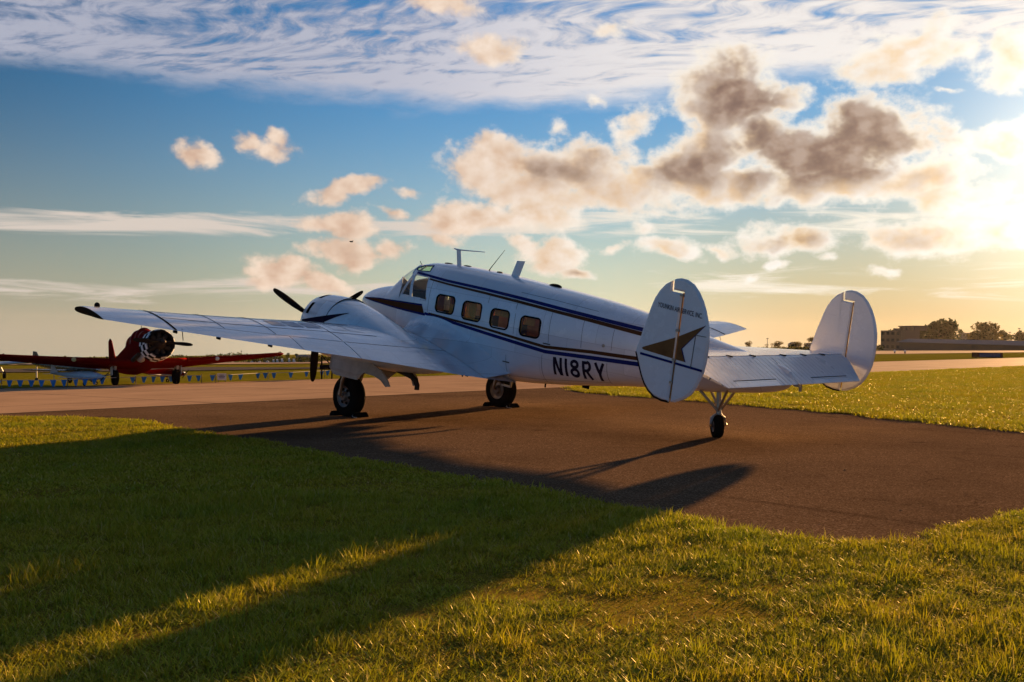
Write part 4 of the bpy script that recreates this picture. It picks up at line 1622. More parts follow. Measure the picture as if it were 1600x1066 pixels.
def plate(poly, y, half=.030, edge=.010, inset=.032):
    pts = [Vector((p[0], p[1])) for p in poly]
    n = len(pts)
    area = sum(pts[i].x * pts[(i + 1) % n].y - pts[(i + 1) % n].x * pts[i].y for i in range(n))
    sgn = 1 if area > 0 else -1
    ins = []
    for i in range(n):
        d0 = (pts[i] - pts[i - 1]).normalized()
        d1 = (pts[(i + 1) % n] - pts[i]).normalized()
        n0, n1 = Vector((-d0.y, d0.x)) * sgn, Vector((-d1.y, d1.x)) * sgn
        m_ = (n0 + n1)
        m_ = m_.normalized() if m_.length > .1 else n0
        ins.append(pts[i] + m_ * inset * (1 if n0.dot(n1) > -.2 else .5))
    bm_ = bmesh.new()
    R4 = []
    for off, pp in ((half, ins), (edge, pts), (-edge, pts), (-half, ins)):
        R4.append([bm_.verts.new((p.x, y + off, p.y)) for p in pp])
    for a_, b_ in zip(R4, R4[1:]):
        for k in range(n):
            bm_.faces.new((a_[k], a_[(k + 1) % n], b_[(k + 1) % n], b_[k]))
    f1 = bm_.faces.new(R4[0])
    f2 = bm_.faces.new(R4[3][::-1])
    bmesh.ops.triangulate(bm_, faces=[f1, f2])
    return bm_


def clip_x(poly, xc, keep_less):
    out_ = []
    for i in range(len(poly)):
        a, b = poly[i - 1], poly[i]
        ia, ib = (a[0] <= xc) == keep_less, (b[0] <= xc) == keep_less
        if ia != ib:
            t = (xc - a[0]) / (b[0] - a[0])
            out_.append((xc, a[1] + (b[1] - a[1]) * t))
        if ib:
            out_.append(b)
    return out_


from mathutils.geometry import tessellate_polygon


def decal(name, poly, y, mat, parent):
    if len(poly) < 3:
        return
    bm_ = bmesh.new()
    vv = [bm_.verts.new((p[0], y, p[1])) for p in poly]
    for tri in tessellate_polygon([[Vector((p[0], p[1], 0)) for p in poly]]):
        bm_.faces.new([vv[i] for i in tri])
    return bpart(name, bm_, mat, parent)


for side in (1, -1):
    mir = side < 0
    fin = bpart('tail_fin', plate(FIN, FY), M_plain, mirror=mir)
    rud = bpart('rudder', plate(RUD, FY), M_plain, mirror=mir)
    bm = bmesh.new()
    add_tube(bm, [(9.921, FY, 1.225), (9.911, FY, -.20)], .0085, 8)
    rod = bpart('rudder_hinge_rod', bm, M_gold, fin, smooth=True, mirror=mir)
    for z in (1.19, .72, .33, .02):
        bm = bmesh.new()
        add_box(bm, (9.918, FY + .03, z), (.05, .03, .028))
        bpart('rudder_hinge', bm, M_steel, fin, mirror=mir)
    bm = bmesh.new()
    boot = [p for p in FIN if p[1] < .34 and p[0] < 9.9]
    add_tube(bm, [(p[0] + .004, FY, p[1]) for p in boot] + [(9.895, FY, -.245)], .022, 8)
    bpart('leading_edge_boot', bm, M_boot, fin, smooth=True, mirror=mir)
    # star and stripe on the outer faces
    STAR = [(9.365, .400), (9.378, .385), (9.40, .378), (9.75, .350), (10.098, .323), (10.014, .491), (10.350, .846), (9.92, .632), (9.385, .416)]
    EDGE = [(10.014, .491), (10.030, .490), (10.358, .848), (10.345, .846)]
    EDGE2 = [(10.014, .491), (10.030, .490), (10.112, .321), (10.095, .326)]
    STRIPE = [(9.345, .338), (9.345, .305), (10.385, .238), (10.385, .270)]
    yo = (FY + .0325)
    for nm, poly, mt, dy_ in (('star_marking', STAR, M_star, 0), ('star_edge', EDGE, M_navy, .001), ('star_edge', EDGE2, M_navy, .001), ('fin_stripe', STRIPE, M_navy, .0005)):
        for xc, less, par in ((9.898, True, fin), (9.942, False, rud)):
            pl_ = clip_x(poly, xc, less)
            if len(pl_) >= 3:
                decal(nm, [(p[0], p[1]) for p in pl_], side * (yo + dy_), mt, par)
    # operator's name
    bm = text_bm('YOUNKIN AIR SERVICE, INC.', .092, 1.0, .0008)
    wtxt = max(v.co.x for v in bm.verts)
    kx = .735 / wtxt
    for v in bm.verts:
        x_ = v.co.x * kx
        v.co = (9.545 + x_, yo + .001, .992 - .088 * x_ + v.co.y) if side > 0 else (10.285 - x_, -(yo + .001), .922 + .088 * x_ + v.co.y)
    bpart('fin_lettering', bm, M_letter, rud)
    for ln in ([(10.215, .70), (10.20, .265)], [(10.215, .70), (10.385, .70)]):
        bm = bmesh.new()
        add_tube(bm, [(p[0], FY + .034, p[1]) for p in ln], .0045, 5)
        bpart('rudder_tab_seam', bm, M_seam, rud, mirror=mir)

# tail wheel on its braced fork
TAIL_SWIVEL = 40      # the castering wheel stands turned
tc_ = Vector((9.197, 0, -1.0569))
tw = tc_ + upb * .188
bm = bmesh.new()
for p in ((8.87, .14, -.36), (8.87, -.14, -.36), (9.36, .12, -.25), (9.36, -.12, -.25)):
    add_tube(bm, [p, (9.17, p[1] * .25, -.63)], .022, 8)
add_tube(bm, [(9.12, 0, -.30), (9.17, 0, -.66), (9.185, 0, -.70)], [.04, .045, .05], 12)
tleg = bpart('tail_gear_leg', bm, M_steel, smooth=True)
bm = bmesh.new()
for s in (-1, 1):
    add_tube(bm, [(9.185, s * .02, -.69), (9.20, s * .10, -.74), (9.25, s * .115, -.82), tw + Vector((0, s * .10, 0))], [.03, .028, .026, .026], 8)
TSW = Matrix.Rotation(R(TAIL_SWIVEL), 3, upb)
for v in bm.verts:
    v.co = TSW @ (v.co - tc_) + tc_
bpart('fork', bm, M_steel, tleg, smooth=True)
bm = bmesh.new()
add_lathe(bm, [(-.068, .09), (-.075, .13), (-.065, .17), (-.035, .189), (0, .192), (.035, .189), (.065, .17), (.075, .13), (.068, .09)], 'y', tw, 36)
for v in bm.verts:
    dep = (v.co - tc_).dot(upb)
    if dep < .002:
        v.co += upb * (.002 - dep)
for v in bm.verts:
    v.co = TSW @ (v.co - tc_) + tc_
twh = bpart('tail_wheel', bm, M_black, tleg, smooth=True)
bm = bmesh.new()
for s in (-1, 1):
    add_lathe(bm, [(s * .068, .095), (s * .05, .07), (s * .06, .03), (s * .085, .02), (s * .085, .001)], 'y', tw, 20)
for v in bm.verts:
    v.co = TSW @ (v.co - tc_) + tc_
bpart('rim', bm, M_rim, twh, smooth=True)

# ------------------------------------------------------------------ wheel chocks
def chock(world, yaw, label):
    prof_ = [(-.09, 0), (.09, 0), (.09, .02), (.03, .085), (-.03, .085), (-.09, .03)]
    bm_ = bmesh.new()
    a_ = [bm_.verts.new((x, -.15, z)) for x, z in prof_]
    b_ = [bm_.verts.new((x, .15, z)) for x, z in prof_]
    n = len(prof_)
    for k in range(n):
        bm_.faces.new((a_[k], a_[(k + 1) % n], b_[(k + 1) % n], b_[k]))
    bm_.faces.new(a_[::-1])
    bm_.faces.new(b_)
    bmesh.ops.bevel(bm_, geom=bm_.edges[:], offset=.008, segments=1, affect='EDGES')
    o = empty('wheel_chock', world, yaw)
    bm_obj('wedge', bm_, M_black, o)
    bm_ = bmesh.new()
    add_tube(bm_, [(.0, -.145, .05), (.02, -.18, .03), (.10, -.22, .012), (.20, -.21, .010)], .009, 6)
    bm_obj('rope', bm_, M_steel, o)
    tag(o, label, 'chock', 'chocks at the main wheels')
    return o


for side, nm in ((1, 'port'), (-1, 'starboard')):
    c_ = b2w((BX, side * NY, BZ))
    for d_, fr in ((.33, 'ahead of'), (-.33, 'behind')):
        w_ = c_ + _fw * d_
        where = {'port': 'the near left main wheel, under the cowled engine', 'starboard': 'the far main wheel, below the white fuselage'}[nm]
        chock((w_.x, w_.y, gz(w_.x, w_.y) + .013), math.atan2(_fw.y, _fw.x) + (0 if d_ > 0 else math.pi), f'black wedge chock {fr} {where}')


# ------------------------------------------------------------------ grass
def blade_mat(name, cols, gloss=0.12):
    m, t, b = material(name)
    m.node_tree.nodes.remove(b)
    at = t.n('ShaderNodeAttribute', attribute_name='tint')
    inf = t.n('ShaderNodeObjectInfo')
    rnd = t.m('FRACT', t.m('ADD', at.outputs['Fac'], t.m('MULTIPLY', inf.outputs['Random'], 0.37)))
    c = t.mix(t.step(rnd, 0.0, 0.6, smooth=False), cols[0], cols[1])
    c = t.mix(t.step(rnd, 0.86, 0.98, smooth=False), c, cols[2])
    geo0 = t.n('ShaderNodeNewGeometry')
    pn = t.noise(geo0.outputs['Position'], 0.9, 4, 0.6)
    c = t.mix(t.step(pn, 0.42, 0.66, 0.0, 0.55), c, t.vm('MULTIPLY', c, (1.25, 0.98, 1.0)))
    c = t.mix(t.step(pn, 0.30, 0.46, 0.5, 0.0), c, t.vm('MULTIPLY', c, (0.62, 0.82, 0.9)))
    df = t.n('ShaderNodeBsdfDiffuse')
    tl = t.n('ShaderNodeBsdfTranslucent')
    gl = t.n('ShaderNodeBsdfGlossy')
    gl.inputs['Roughness'].default_value = 0.38
    gl.inputs[0].default_value = (.95, .85, .6, 1)
    t.put(df.inputs[0], c)
    geo = t.n('ShaderNodeNewGeometry')
    # a tangle of curled blades scatters light much as the turf under it does
    t.put(df.inputs['Normal'], t.vm('NORMALIZE', t.vm('ADD', t.vm('SCALE', geo.outputs['Normal'], scale=0.55), (0, 0, 1.0))))
    t.put(tl.inputs[0], t.vm('MULTIPLY', c, (1.0, 1.15, 0.6)))
    m1 = t.n('ShaderNodeMixShader')
    m1.inputs[0].default_value = 0.22
    t.put(m1.inputs[1], df.outputs[0])
    t.put(m1.inputs[2], tl.outputs[0])
    m2 = t.n('ShaderNodeMixShader')
    m2.inputs[0].default_value = gloss
    t.put(m2.inputs[1], m1.outputs[0])
    t.put(m2.inputs[2], gl.outputs[0])
    t.put(m.node_tree.nodes['Material Output'].inputs[0], m2.outputs[0])
    return m


M_grass = blade_mat('grass blades', ((.29, .285, .010), (.46, .405, .018), (.64, .48, .15)), 0.022)
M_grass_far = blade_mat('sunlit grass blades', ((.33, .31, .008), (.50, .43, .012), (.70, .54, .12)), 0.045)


def tuft(name, n, radius, lo, hi, width, mat, seed, lean=(48, 100)):
    r_ = np.random.default_rng(seed)
    V, F, T_ = [], [], []
    for i in range(n):
        a = r_.uniform(0, 2 * math.pi)
        q = radius * math.sqrt(r_.uniform())
        p = np.array((q * math.cos(a), q * math.sin(a), -.01))
        az = r_.uniform(0, 2 * math.pi)
        L = r_.uniform(lo, hi)
        th0, th1 = R(r_.uniform(0, lean[0] + 15)), R(r_.uniform(lean[0] + 15, lean[1] + 20))
        w = width * r_.uniform(.6, 1.3)
        sd = np.array((-math.sin(az + r_.normal(0, .4)), math.cos(az), 0))
        base = len(V)
        segs = 4
        for k in range(segs + 1):
            t = k / segs
            th = th0 + (th1 - th0) * t
            ww = w * (1 - t ** 2.2) * (.7 + .6 * t * (1 - t) * 2) if k < segs else 0
            if k < segs:
                V += [p - sd * ww / 2, p + sd * ww / 2]
            else:
                V.append(p)
            p = p + L / segs * np.array((math.sin(th) * math.cos(az), math.sin(th) * math.sin(az), math.cos(th)))
        for k in range(segs - 1):
            F.append((base + 2 * k, base + 2 * k + 1, base + 2 * k + 3, base + 2 * k + 2))
        F.append((base + 2 * segs - 2, base + 2 * segs - 1, base + 2 * segs))
        tv = r_.uniform()
        T_ += [tv] * (2 * segs + 1)
    me = bpy.data.meshes.new(name)
    me.from_pydata([tuple(map(float, v)) for v in V], [], F)
    at = me.attributes.new('tint', 'FLOAT', 'POINT')
    at.data.foreach_set('value', T_)
    me.materials.append(mat)
    o = bpy.data.objects.new(name, me)
    return o


def scatter(name, tufts, pts, label, cat):
    """one object of grass: the tufts stand on the points, turned and scaled at random"""
    src = bpy.data.collections.new(name + '_tufts')
    for o in tufts:
        src.objects.link(o)
    me = bpy.data.meshes.new(name)
    me.from_pydata([p[:3] for p in pts], [], [])
    for nm, ty, vals in (('turn', 'FLOAT', [p[3] for p in pts]), ('size', 'FLOAT', [p[4] for p in pts]), ('tall', 'FLOAT', [p[5] for p in pts]), ('pick', 'INT', [p[6] for p in pts])):
        at = me.attributes.new(nm, ty, 'POINT')
        at.data.foreach_set('value', vals)
    ob = bpy.data.objects.new(name, me)
    COL.objects.link(ob)
    ng = bpy.data.node_groups.new(name, 'GeometryNodeTree')
    ng.interface.new_socket('Geometry', in_out='INPUT', socket_type='NodeSocketGeometry')
    ng.interface.new_socket('Geometry', in_out='OUTPUT', socket_type='NodeSocketGeometry')
    N = ng.nodes
    gi, go = N.new('NodeGroupInput'), N.new('NodeGroupOutput')
    ci = N.new('GeometryNodeCollectionInfo')
    ci.inputs['Collection'].default_value = src
    ci.inputs['Separate Children'].default_value = True
    ci.inputs['Reset Children'].default_value = True
    ip = N.new('GeometryNodeInstanceOnPoints')
    ip.inputs['Pick Instance'].default_value = True

    def attr(nm, ty):
        a = N.new('GeometryNodeInputNamedAttribute')
        a.data_type = ty
        a.inputs['Name'].default_value = nm
        return a.outputs['Attribute']
    L = ng.links.new
    rot = N.new('ShaderNodeCombineXYZ')
    L(attr('turn', 'FLOAT'), rot.inputs[2])
    sz = N.new('ShaderNodeCombineXYZ')
    s_ = attr('size', 'FLOAT')
    L(s_, sz.inputs[0])
    L(s_, sz.inputs[1])
    L(attr('tall', 'FLOAT'), sz.inputs[2])
    L(gi.outputs[0], ip.inputs['Points'])
    L(ci.outputs[0], ip.inputs['Instance'])
    L(attr('pick', 'INT'), ip.inputs['Instance Index'])
    L(rot.outputs[0], ip.inputs['Rotation'])
    L(sz.outputs[0], ip.inputs['Scale'])
    L(ip.outputs[0], go.inputs[0])
    md = ob.modifiers.new('tufts', 'NODES')
    md.node_group = ng
    tag(ob, label, cat, kind='stuff')
    return ob


from mathutils import noise as mnoise


def lawn_points(poly, dens, dmin, dmax, nv, lift, seed, azm=R(47), smin=.7, smax=1.3):
    r_ = np.random.default_rng(seed)
    xs_ = [p[0] for p in poly]
    ys_ = [p[1] for p in poly]
    x0, x1, y0, y1 = max(min(xs_), -dmax), min(max(xs_), dmax), max(min(ys_), 1.0), min(max(ys_), dmax)
    n = int((x1 - x0) * (y1 - y0) * dens)
    X, Y = r_.uniform(x0, x1, n), r_.uniform(y0, y1, n)
    D = np.hypot(X, Y)
    ok = (D > dmin) & (D < dmax) & (np.abs(np.arctan2(X, Y)) < azm)
    out_ = []
    for x, y in zip(X[ok], Y[ok]):
        if not inside((x, y), poly):
            continue
        nz = mnoise.noise((x * .55, y * .55, 3.1)) + .8 * mnoise.noise((x * 2.1, y * 2.1, 7.7))
        if nz < -.62 and r_.uniform() < .75:
            continue
        k = 1 + .5 * nz
        out_.append((float(x), float(y), gz(x, y) + lift, float(r_.uniform(0, 6.283)), float(r_.uniform(smin, smax)), float(max(.35, k * r_.uniform(.75, 1.2))), int(r_.integers(0, nv))))
    return out_


near_t = [tuft('tuft', 90, .13, .03, .085, .0056, M_grass, 100 + i) for i in range(10)]
near_t += [tuft('tuft', 26, .09, .05, .125, .0060, M_grass, 130 + i, (20, 75)) for i in range(2)]
mid_t = [tuft('tuft', 90, .20, .03, .08, .0105, M_grass, 200 + i) for i in range(8)]
far_t = [tuft('tuft', 110, .40, .035, .10, .018, M_grass_far, 300 + i) for i in range(8)]
scatter('lawn_grass', near_t, lawn_points(lawn_poly, 135, 3.2, 10.5, 12, .025, 1), 'ragged green lawn grass in the foreground', 'grass')
scatter('lawn_grass_farther', mid_t, lawn_points(lawn_poly, 62, 10.3, 30, 8, .025, 2), 'shaded lawn grass reaching to the edge of the asphalt', 'grass')
scatter('island_grass', far_t, lawn_points(island_poly, 15, 15, 75, 8, .03, 4, smin=.8, smax=1.2), 'sunlit yellow-green grass beyond the asphalt stand', 'grass')

# litter on the asphalt: leaf crumbs and stones
r_ = np.random.default_rng(5)
bm = bmesh.new()
ap2 = [(p[0], p[1]) for p in apron_poly]
lw2 = [(p[0], p[1]) for p in lawn_poly]
cnt = 0
while cnt < 260:
    y = r_.uniform(8.2, 26)
    x = r_.uniform(-.55 * y, .55 * y)
    if not inside((x, y), ap2) or inside((x, y), lw2):
        continue
    s = r_.uniform(.003, .010) if r_.uniform() < .93 else r_.uniform(.01, .022)
    rot = Matrix.Rotation(r_.uniform(0, 6.28), 3, 'Z') @ Matrix.Rotation(r_.uniform(-.4, .4), 3, 'X')
    add_box(bm, (x, y, gz(x, y) + .012 + s * .25), (s * r_.uniform(.8, 2.2), s, s * r_.uniform(.3, .7)), rot)
    cnt += 1
lt = bm_obj('pavement_litter', bm, simple('leaf crumbs', (.26, .17, .09), .9, spec=.1, vary=.5, scale=.5))
tag(lt, 'scattered leaf crumbs and small stones on the asphalt', 'litter', kind='stuff')


# ------------------------------------------------------------------ trees
def leaf_mat(name, c0, c1):
    m, t, b = material(name)
    m.node_tree.nodes.remove(b)
    co = t.n('ShaderNodeTexCoord').outputs['Object']
    c = t.mix(t.step(t.noise(co, .8, 4, .6), .35, .65), c0, c1)
    df = t.n('ShaderNodeBsdfDiffuse')
    tl = t.n('ShaderNodeBsdfTranslucent')
    t.put(df.inputs[0], c)
    t.put(tl.inputs[0], t.vm('MULTIPLY', c, (1.3, 1.2, .7)))
    mx = t.n('ShaderNodeMixShader')
    mx.inputs[0].default_value = .35
    t.put(mx.inputs[1], df.outputs[0])
    t.put(mx.inputs[2], tl.outputs[0])
    t.put(m.node_tree.nodes['Material Output'].inputs[0], mx.outputs[0])
    return m


M_leaf = leaf_mat('tree leaves', (.030, .040, .012), (.065, .065, .018))
M_leaf2 = leaf_mat('brownish tree leaves', (.050, .045, .012), (.095, .070, .020))  # browner and paler than the plain leaf colours
M_leaf3 = leaf_mat('dark tree leaves', (.018, .028, .012), (.035, .045, .018))
M_bark = simple('bark', (.05, .038, .028), .9, bump=.5)


def crown_faces(V, F, c, rad, n, size, r_):
    for _ in range(n):
        d = r_.normal(size=3)
        d /= np.linalg.norm(d)
        q = c + d * rad * (r_.uniform(.35, 1.0) ** .5)
        a = r_.normal(size=3)
        a /= np.linalg.norm(a)
        b_ = np.cross(a, r_.normal(size=3))
        b_ /= np.linalg.norm(b_)
        s = size * r_.uniform(.5, 1.3)
        i = len(V)
        V += [q - a * s, q + b_ * s * .6, q + a * s, q - b_ * s * .6]
        F.append((i, i + 1, i + 2, i + 3))


def tree(name, loc, h, w, label, cat='tree', group=None, mat=None, seed=0, lobes=9, conifer=False, leaves=90, low=.25):
    r_ = np.random.default_rng(seed)
    o = empty(name, loc)
    bm_ = bmesh.new()
    add_tube(bm_, [(0, 0, -.3), (.02 * h, 0, h * .35), (0, .02 * h, h * .8)], [.035 * h, .024 * h, .006 * h], 8)
    V, F = [], []
    for k in range(lobes):
        t = r_.uniform(low, 1.0)
        if conifer:
            rr = w * .5 * (1.05 - t) + .02 * h
            c = np.array((r_.normal(0, rr * .25), r_.normal(0, rr * .25), h * t))
            rad = np.array((rr, rr, h * .09))
        else:
            prof = math.sin(math.pi * min(1, (t - low) / (1.04 - low) * .8 + .18))
            a = r_.uniform(0, 6.283)
            q = w * .36 * prof * r_.uniform(.3, 1.0)
            c = np.array((q * math.cos(a), q * math.sin(a), h * (t * .86 + .02)))
            rr = w * r_.uniform(.16, .25)
            rad = np.array((rr, rr, rr * .8 * h / w if h / w < 1.4 else rr * 1.1))
            add_tube(bm_, [(0, 0, h * max(.15, t * .5)), tuple(c * .7 + np.array((0, 0, h * .12))), tuple(c)], [.014 * h, .008 * h, .002 * h], 5)
        crown_faces(V, F, c, rad, leaves, .042 * (h + w) / 2, r_)
    bm_obj('trunk', bm_, M_bark, o)
    mesh_obj('crown', V, F, mat or M_leaf, o)
    tag(o, label, cat, group)
    return o


def at(u, vbase, vtop):
    """ground point under u and the height reaching up to vtop"""
    p = G(u, vbase)
    d = (p - Vector((0, 0, CAM_H))).length
    return p, d * (vbase - vtop) / FPX, d / FPX


def px_tree(u, vb, vt, wpx, label, seed, mat=None, lobes=10, conifer=False, group=None, leaves=90, low=.25, name='tree'):
    p, h, m = at(u, vb, vt)
    return tree(name, p, h, wpx * m, label, 'tree', group, mat, seed, lobes, conifer, leaves, low)


GR = 'trees behind the long hangar'
px_tree(1398, 547, 516, 50, 'low rounded bush tree before the flat-roofed block', 11, M_leaf2, 18, group=GR, low=.1)
px_tree(1436, 545.5, 513.5, 52, 'middling broad tree between the bush and the tallest tree', 12, M_leaf, 20, group=GR)
px_tree(1472, 545, 502, 70, 'tallest dark spreading tree behind the long hangar', 13, M_leaf3, 28, group=GR, leaves=110)
px_tree(1540, 544, 506, 54, 'feathery tree with pale gaps right of the small block', 14, M_leaf2, 24, group=GR)
px_tree(1566, 543.5, 517, 30, 'smaller tree leaning on the feathery one', 15, M_leaf, 14, group=GR)
px_tree(1594, 543, 520, 44, 'dark rounded tree at the right edge of the view', 16, M_leaf3, 12, group=GR)
px_tree(1660, 543, 514, 50, 'tree beyond the right edge of the view', 17, M_leaf, 12, group=GR) if False else None
GM = 'shrubby trees seen over the tailplane'
px_tree(1172, 549, 533, 24, 'low rounded tree seen over the tail spine', 21, M_leaf2, 8, group=GM, low=.1)
px_tree(1198, 549, 536, 12, 'thin small tree between two broader ones over the tailplane', 22, M_leaf2, 6, group=GM, low=.1)
px_tree(1217, 549, 532.5, 26, 'broad tree left of the first pale house', 23, M_leaf2, 9, group=GM, low=.1)
px_tree(1243, 549, 533, 26, 'broad tree between the two pale houses', 24, M_leaf2, 9, group=GM, low=.1)
px_tree(1270, 549, 528, 26, 'tree standing against the right tail fin', 25, M_leaf2, 9, group=GM, low=.1)
GL = 'trees behind the distant parked cars'
for i, (u, vt, w, lb) in enumerate(((423, 551, 13, 'tree nearest the red wing tip'), (437, 549.5, 14, 'tallest round tree right of the red wing tip'), (450, 551.5, 13, 'round tree left of the blue-grey shed'), (463, 553, 14, 'lower tree behind the blue-grey shed'), (477, 553, 14, 'tree ending the row under the white wing'))):
    px_tree(u, 565, vt, w, lb, 30 + i, M_leaf3, 9, group=GL, low=.12)
px_tree(377, 566, 549.5, 5, 'dark pointed conifer above the tree line', 40, M_leaf3, 9, True, leaves=60, low=.05)

# far wood along the left horizon, one mass
r_ = np.random.default_rng(9)
V, F = [], []
for u in np.arange(-160, 500, 3.2):
    p, h, m = at(u, 567, 567 - (8.5 + 3.5 * mnoise.noise((u * .045, 1.7, 0)) + 2.5 * mnoise.noise((u * .17, 5.7, 0)) + (3.5 if 270 < u < 420 else 0)))
    c = np.array(p) + np.array((0, 0, h * .5))
    crown_faces(V, F, c, np.array((m * 5, m * 5, h * .55)), 42, m * 1.6, r_)
wd = mesh_obj('far_wood', V, F, M_leaf3)
tag(wd, 'dark line of far woodland along the left horizon', 'woodland', kind='stuff')
V, F = [], []
for u in np.arange(480, 1380, 4.0):
    v0 = float(np.interp(u, [480, 1380], [564.5, 548.0]))
    p, h, m = at(u, v0, v0 - 8 - 3 * mnoise.noise((u * .05, 9.7, 0)))
    c = np.array(p) + np.array((0, 0, h * .5))
    crown_faces(V, F, c, np.array((m * 6, m * 6, h * .55)), 34, m * 1.9, r_)
wd = mesh_obj('far_wood', V, F, M_leaf)
tag(wd, 'low line of far woodland behind the parked white airplane', 'woodland', kind='stuff')

# ------------------------------------------------------------------ buildings and vehicles far off
M_wall = simple('grey hangar cladding', (.085, .08, .078), .7)
M_roof = simple('grey metal roof', (.20, .19, .195), .7, spec=.2)
M_blue = simple('blue-grey shed wall', (.09, .11, .15), .7)
M_cream = simple('pale house wall', (.42, .38, .32), .8)
M_brick = simple('brown block wall', (.15, .115, .09), .8)  # paler brown, with the haze of distance put into the wall colour
M_pane = simple('dark window pane', (.02, .022, .028), .6, spec=.1)
M_vwhite = simple('white vehicle paint', (.75, .74, .72), .25)
M_pole = simple('grey pole', (.14, .13, .12), .6)


def facing(p):
    return math.atan2(-p.x, p.y) * 1.0


def block(name, u0, u1, vb, vt, depth_px, label, cat, wall, roof=None, roof_px=0.0, windows=(0, 0), group=None, roof_h=.6):
    """building standing between two sight lines, with its roof and windows"""
    a, h, m = at(u0, vb, vt)
    b, _, _ = at(u1, vb, vt)
    c = (a + b) / 2
    w = (b - a).length
    d = depth_px * m
    o = empty(name, c, math.atan2(b.y - a.y, b.x - a.x))
    bm_ = bmesh.new()
    hw = h - roof_px * m
    add_box(bm_, (0, d / 2, hw / 2 - .5), (w, d, hw + 1))
    bm_obj('wall', bm_, wall, o)
    if roof is not None:
        bm_ = bmesh.new()
        ov = .02 * w if w < 30 else .8
        pr = [(-w / 2 - ov, -ov, hw), (w / 2 + ov, -ov, hw), (w / 2 + ov, d / 2, h), (-w / 2 - ov, d / 2, h), (w / 2 + ov, d + ov, hw), (-w / 2 - ov, d + ov, hw)]
        v_ = [bm_.verts.new((x, y, z + .03)) for x, y, z in pr]
        for f in ((0, 1, 2, 3), (3, 2, 4, 5), (0, 5, 4, 1), (1, 4, 2), (0, 3, 5)):
            bm_.faces.new([v_[i] for i in f])
        bm_obj('roof', bm_, roof, o)
    nx, nz = windows
    for i in range(nx):
        for j in range(nz):
            bm_ = bmesh.new()
            ww, wh = w / nx * .5, hw / nz * .45
            x, z = -w / 2 + w * (i + .5) / nx, hw * (j + .55) / nz
            add_box(bm_, (x, -.02, z), (ww, .12, wh))
            bm_obj('window', bm_, M_pane, o)
    tag(o, label, cat, group)
    return o


hang = block('long_hangar', 1405, 1720, 548.0, 535.5, 30, 'long low grey hangar with a pale metal roof', 'hangar', M_wall, M_roof, 5.0)
for i in range(7):
    p0, _, m_ = at(1420 + i * 27, 548 - (i * 27 + 15) * .0115, 541)
sm = block('flat_block', 1376, 1407, 547.5, 519, 26, 'brown flat-roofed block with chimney-like uprights on its roof', 'building', M_brick, None, 0, (4, 3))
hh = sm.children[0].dimensions.z - 1
ww = sm.children[0].dimensions.x
for i, (x, w_, z_) in enumerate(((-.46, .10, .12), (-.30, .12, .10), (-.16, .06, .20), (.02, .09, .20), (.14, .06, .20), (.33, .09, .20), (.46, .07, .20))):
    bm = bmesh.new()
    add_box(bm, (x * ww, ww * .3, hh * (1 + z_ / 2)), (w_ * ww, ww * .2, hh * z_))
    bm_obj('roof_upright', bm, M_brick, sm)
bm = bmesh.new()
add_box(bm, (-.06 * ww, ww * .3, hh * 1.215), (.34 * ww, ww * .22, hh * .045))
bm_obj('roof_beam', bm, M_brick, sm)
bm = bmesh.new()
add_box(bm, (.40 * ww, ww * .3, hh * 1.215), (.22 * ww, ww * .22, hh * .045))
bm_obj('roof_beam', bm, M_brick, sm)
block('small_block', 1498, 1526, 543.6, 523, 20, 'small pale grey block between the two big trees', 'building', simple('pale block wall', (.20, .175, .16), .8), None, 0, (5, 3))
block('house', 1231, 1241, 549, 535.5, 10, 'first pale house seen over the tailplane', 'house', M_cream, M_roof, 3, (2, 1), 'pale houses among the trees')
block('house', 1256, 1264, 549, 536.5, 10, 'second pale house beside the right tail fin', 'house', M_cream, M_roof, 3, (2, 1), 'pale houses among the trees')
block('shed', 462, 479, 566.2, 555.5, 14, 'blue-grey shed behind the distant parked vehicles', 'shed', M_blue, M_roof, 2.0)
block('shed', 411, 427, 566.6, 557.5, 14, 'lower blue-grey shed just right of the red wing tip', 'shed', M_blue, M_wall, 2.0)

